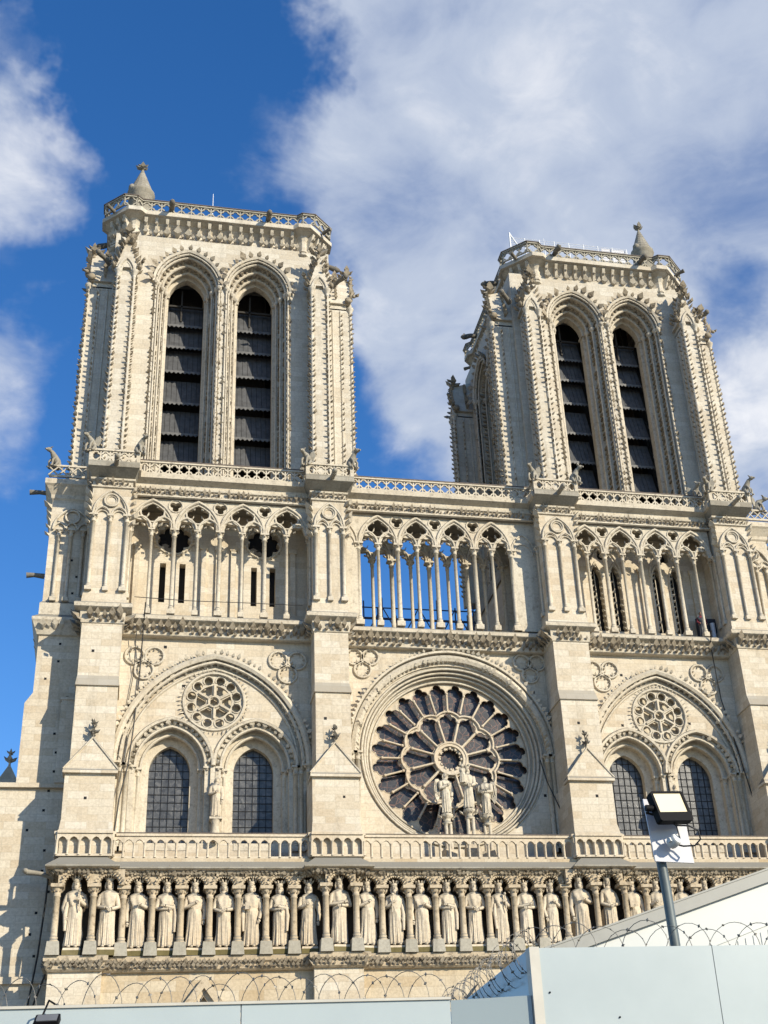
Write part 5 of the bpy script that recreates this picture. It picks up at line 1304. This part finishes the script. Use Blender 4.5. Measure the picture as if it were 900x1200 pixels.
# cloud field in direction space: banks placed by direction, edges broken up by turbulence
sep = N(t, 'ShaderNodeSeparateXYZ'); L(tc.outputs['Generated'], sep.inputs[0])
zz = mth(t, 'ADD', mth(t, 'MAXIMUM', sep.outputs[2], 0.0), 0.12)
cv = N(t, 'ShaderNodeCombineXYZ'); L(mth(t, 'DIVIDE', sep.outputs[0], zz), cv.inputs[0]); L(mth(t, 'DIVIDE', sep.outputs[1], zz), cv.inputs[1])
n1 = N(t, 'ShaderNodeTexNoise', inp={'Scale': 4.2, 'Detail': 9.0, 'Roughness': 0.56, 'Distortion': 0.35}); L(cv.outputs[0], n1.inputs['Vector'])
n3 = N(t, 'ShaderNodeTexNoise', inp={'Scale': 11.0, 'Detail': 8.0, 'Roughness': 0.6, 'Distortion': 0.6}); L(cv.outputs[0], n3.inputs['Vector'])
n2 = N(t, 'ShaderNodeTexNoise', inp={'Scale': 2.1, 'Detail': 6.0, 'Roughness': 0.5, 'Distortion': 0.2}); L(cv.outputs[0], n2.inputs['Vector'])
wn = N(t, 'ShaderNodeTexNoise', inp={'Scale': 5.5, 'Detail': 6.0, 'Roughness': 0.6}); L(tc.outputs['Generated'], wn.inputs['Vector'])
w1 = N(t, 'ShaderNodeVectorMath', operation='SUBTRACT'); L(wn.outputs['Color'], w1.inputs[0]); w1.inputs[1].default_value = (.5, .5, .5)
w2 = N(t, 'ShaderNodeVectorMath', operation='SCALE'); L(w1.outputs[0], w2.inputs[0]); w2.inputs['Scale'].default_value = .2
w3 = N(t, 'ShaderNodeVectorMath', operation='ADD'); L(w2.outputs[0], w3.inputs[0]); L(tc.outputs['Generated'], w3.inputs[1])
wd = N(t, 'ShaderNodeVectorMath', operation='NORMALIZE'); L(w3.outputs[0], wd.inputs[0])
acc = None
for d, ro, ri, wt in CLOUDS:
    v = Vector(d).normalized()
    dp = N(t, 'ShaderNodeVectorMath', operation='DOT_PRODUCT'); L(wd.outputs[0], dp.inputs[0]); dp.inputs[1].default_value = v
    m = mrange(t, dp.outputs['Value'], math.cos(ro), math.cos(ri), 0.0, wt)
    acc = m if acc is None else mth(t, 'ADD', acc, m)
acc = mth(t, 'MAXIMUM', mth(t, 'MINIMUM', acc, 1.0), -0.6)
den = mth(t, 'ADD', mth(t, 'MULTIPLY', acc, 0.52), mth(t, 'ADD', mth(t, 'ADD', mth(t, 'MULTIPLY', n1.outputs[0], 0.75), mth(t, 'MULTIPLY', n3.outputs[0], 0.22)), mth(t, 'MULTIPLY', n2.outputs[0], 0.35)))
cover = mrange(t, den, 0.76, 1.18, 0.0, 0.93)
# clouds: bright where thin or sunward, grey-lavender in the thick of the bank
shade = ramp(t, mth(t, 'ADD', mth(t, 'MULTIPLY', n2.outputs[0], 0.4), mth(t, 'ADD', mth(t, 'MULTIPLY', n1.outputs[0], 0.4), mth(t, 'MULTIPLY', n3.outputs[0], 0.2))), [(0.38, (3.0, 3.65, 5.1)), (0.5, (4.4, 4.95, 6.0)), (0.61, (7.3, 7.4, 7.7))])
colr = mixc(t, cover, blue.outputs[0], shade)
L(colr, bg.inputs['Color'])
sun = bpy.data.lights.new('sun', 'SUN'); sun.energy = 5.0; sun.angle = math.radians(0.53); sun.color = (1.0, 0.90, 0.71)
so = bpy.data.objects.new('sun', sun); COL.objects.link(so); so.rotation_euler = S.to_track_quat('Z', 'Y').to_euler(); so.location = (60, -90, 90)

cam = bpy.data.cameras.new('camera'); co = bpy.data.objects.new('camera', cam); COL.objects.link(co); scene.camera = co
yaw, pit, rol = math.radians(14.835), math.radians(30.014), math.radians(-3.959)
fv = Vector((math.sin(yaw) * math.cos(pit), math.cos(yaw) * math.cos(pit), math.sin(pit)))
r0 = Vector((math.cos(yaw), -math.sin(yaw), 0)); u0 = r0.cross(fv)
rv = math.cos(rol) * r0 + math.sin(rol) * u0; uv = -math.sin(rol) * r0 + math.cos(rol) * u0
mt = Matrix(((rv.x, uv.x, -fv.x, -16.32), (rv.y, uv.y, -fv.y, -64.05), (rv.z, uv.z, -fv.z, 2.11), (0, 0, 0, 1)))
co.matrix_world = mt
cam.sensor_fit = 'VERTICAL'; cam.sensor_height = 36; cam.lens = 1567.6 / 1200 * 36
cam.shift_x = -78.2 / 1200; cam.shift_y = -14.3 / 1200
cam.clip_start = .1; cam.clip_end = 8000
scene.render.engine = 'CYCLES'
scene.view_settings.view_transform = 'Standard'; scene.view_settings.look = 'None'; scene.view_settings.gamma = 1; scene.view_settings.exposure = 0.36
scene.render.resolution_x = 768; scene.render.resolution_y = 1024
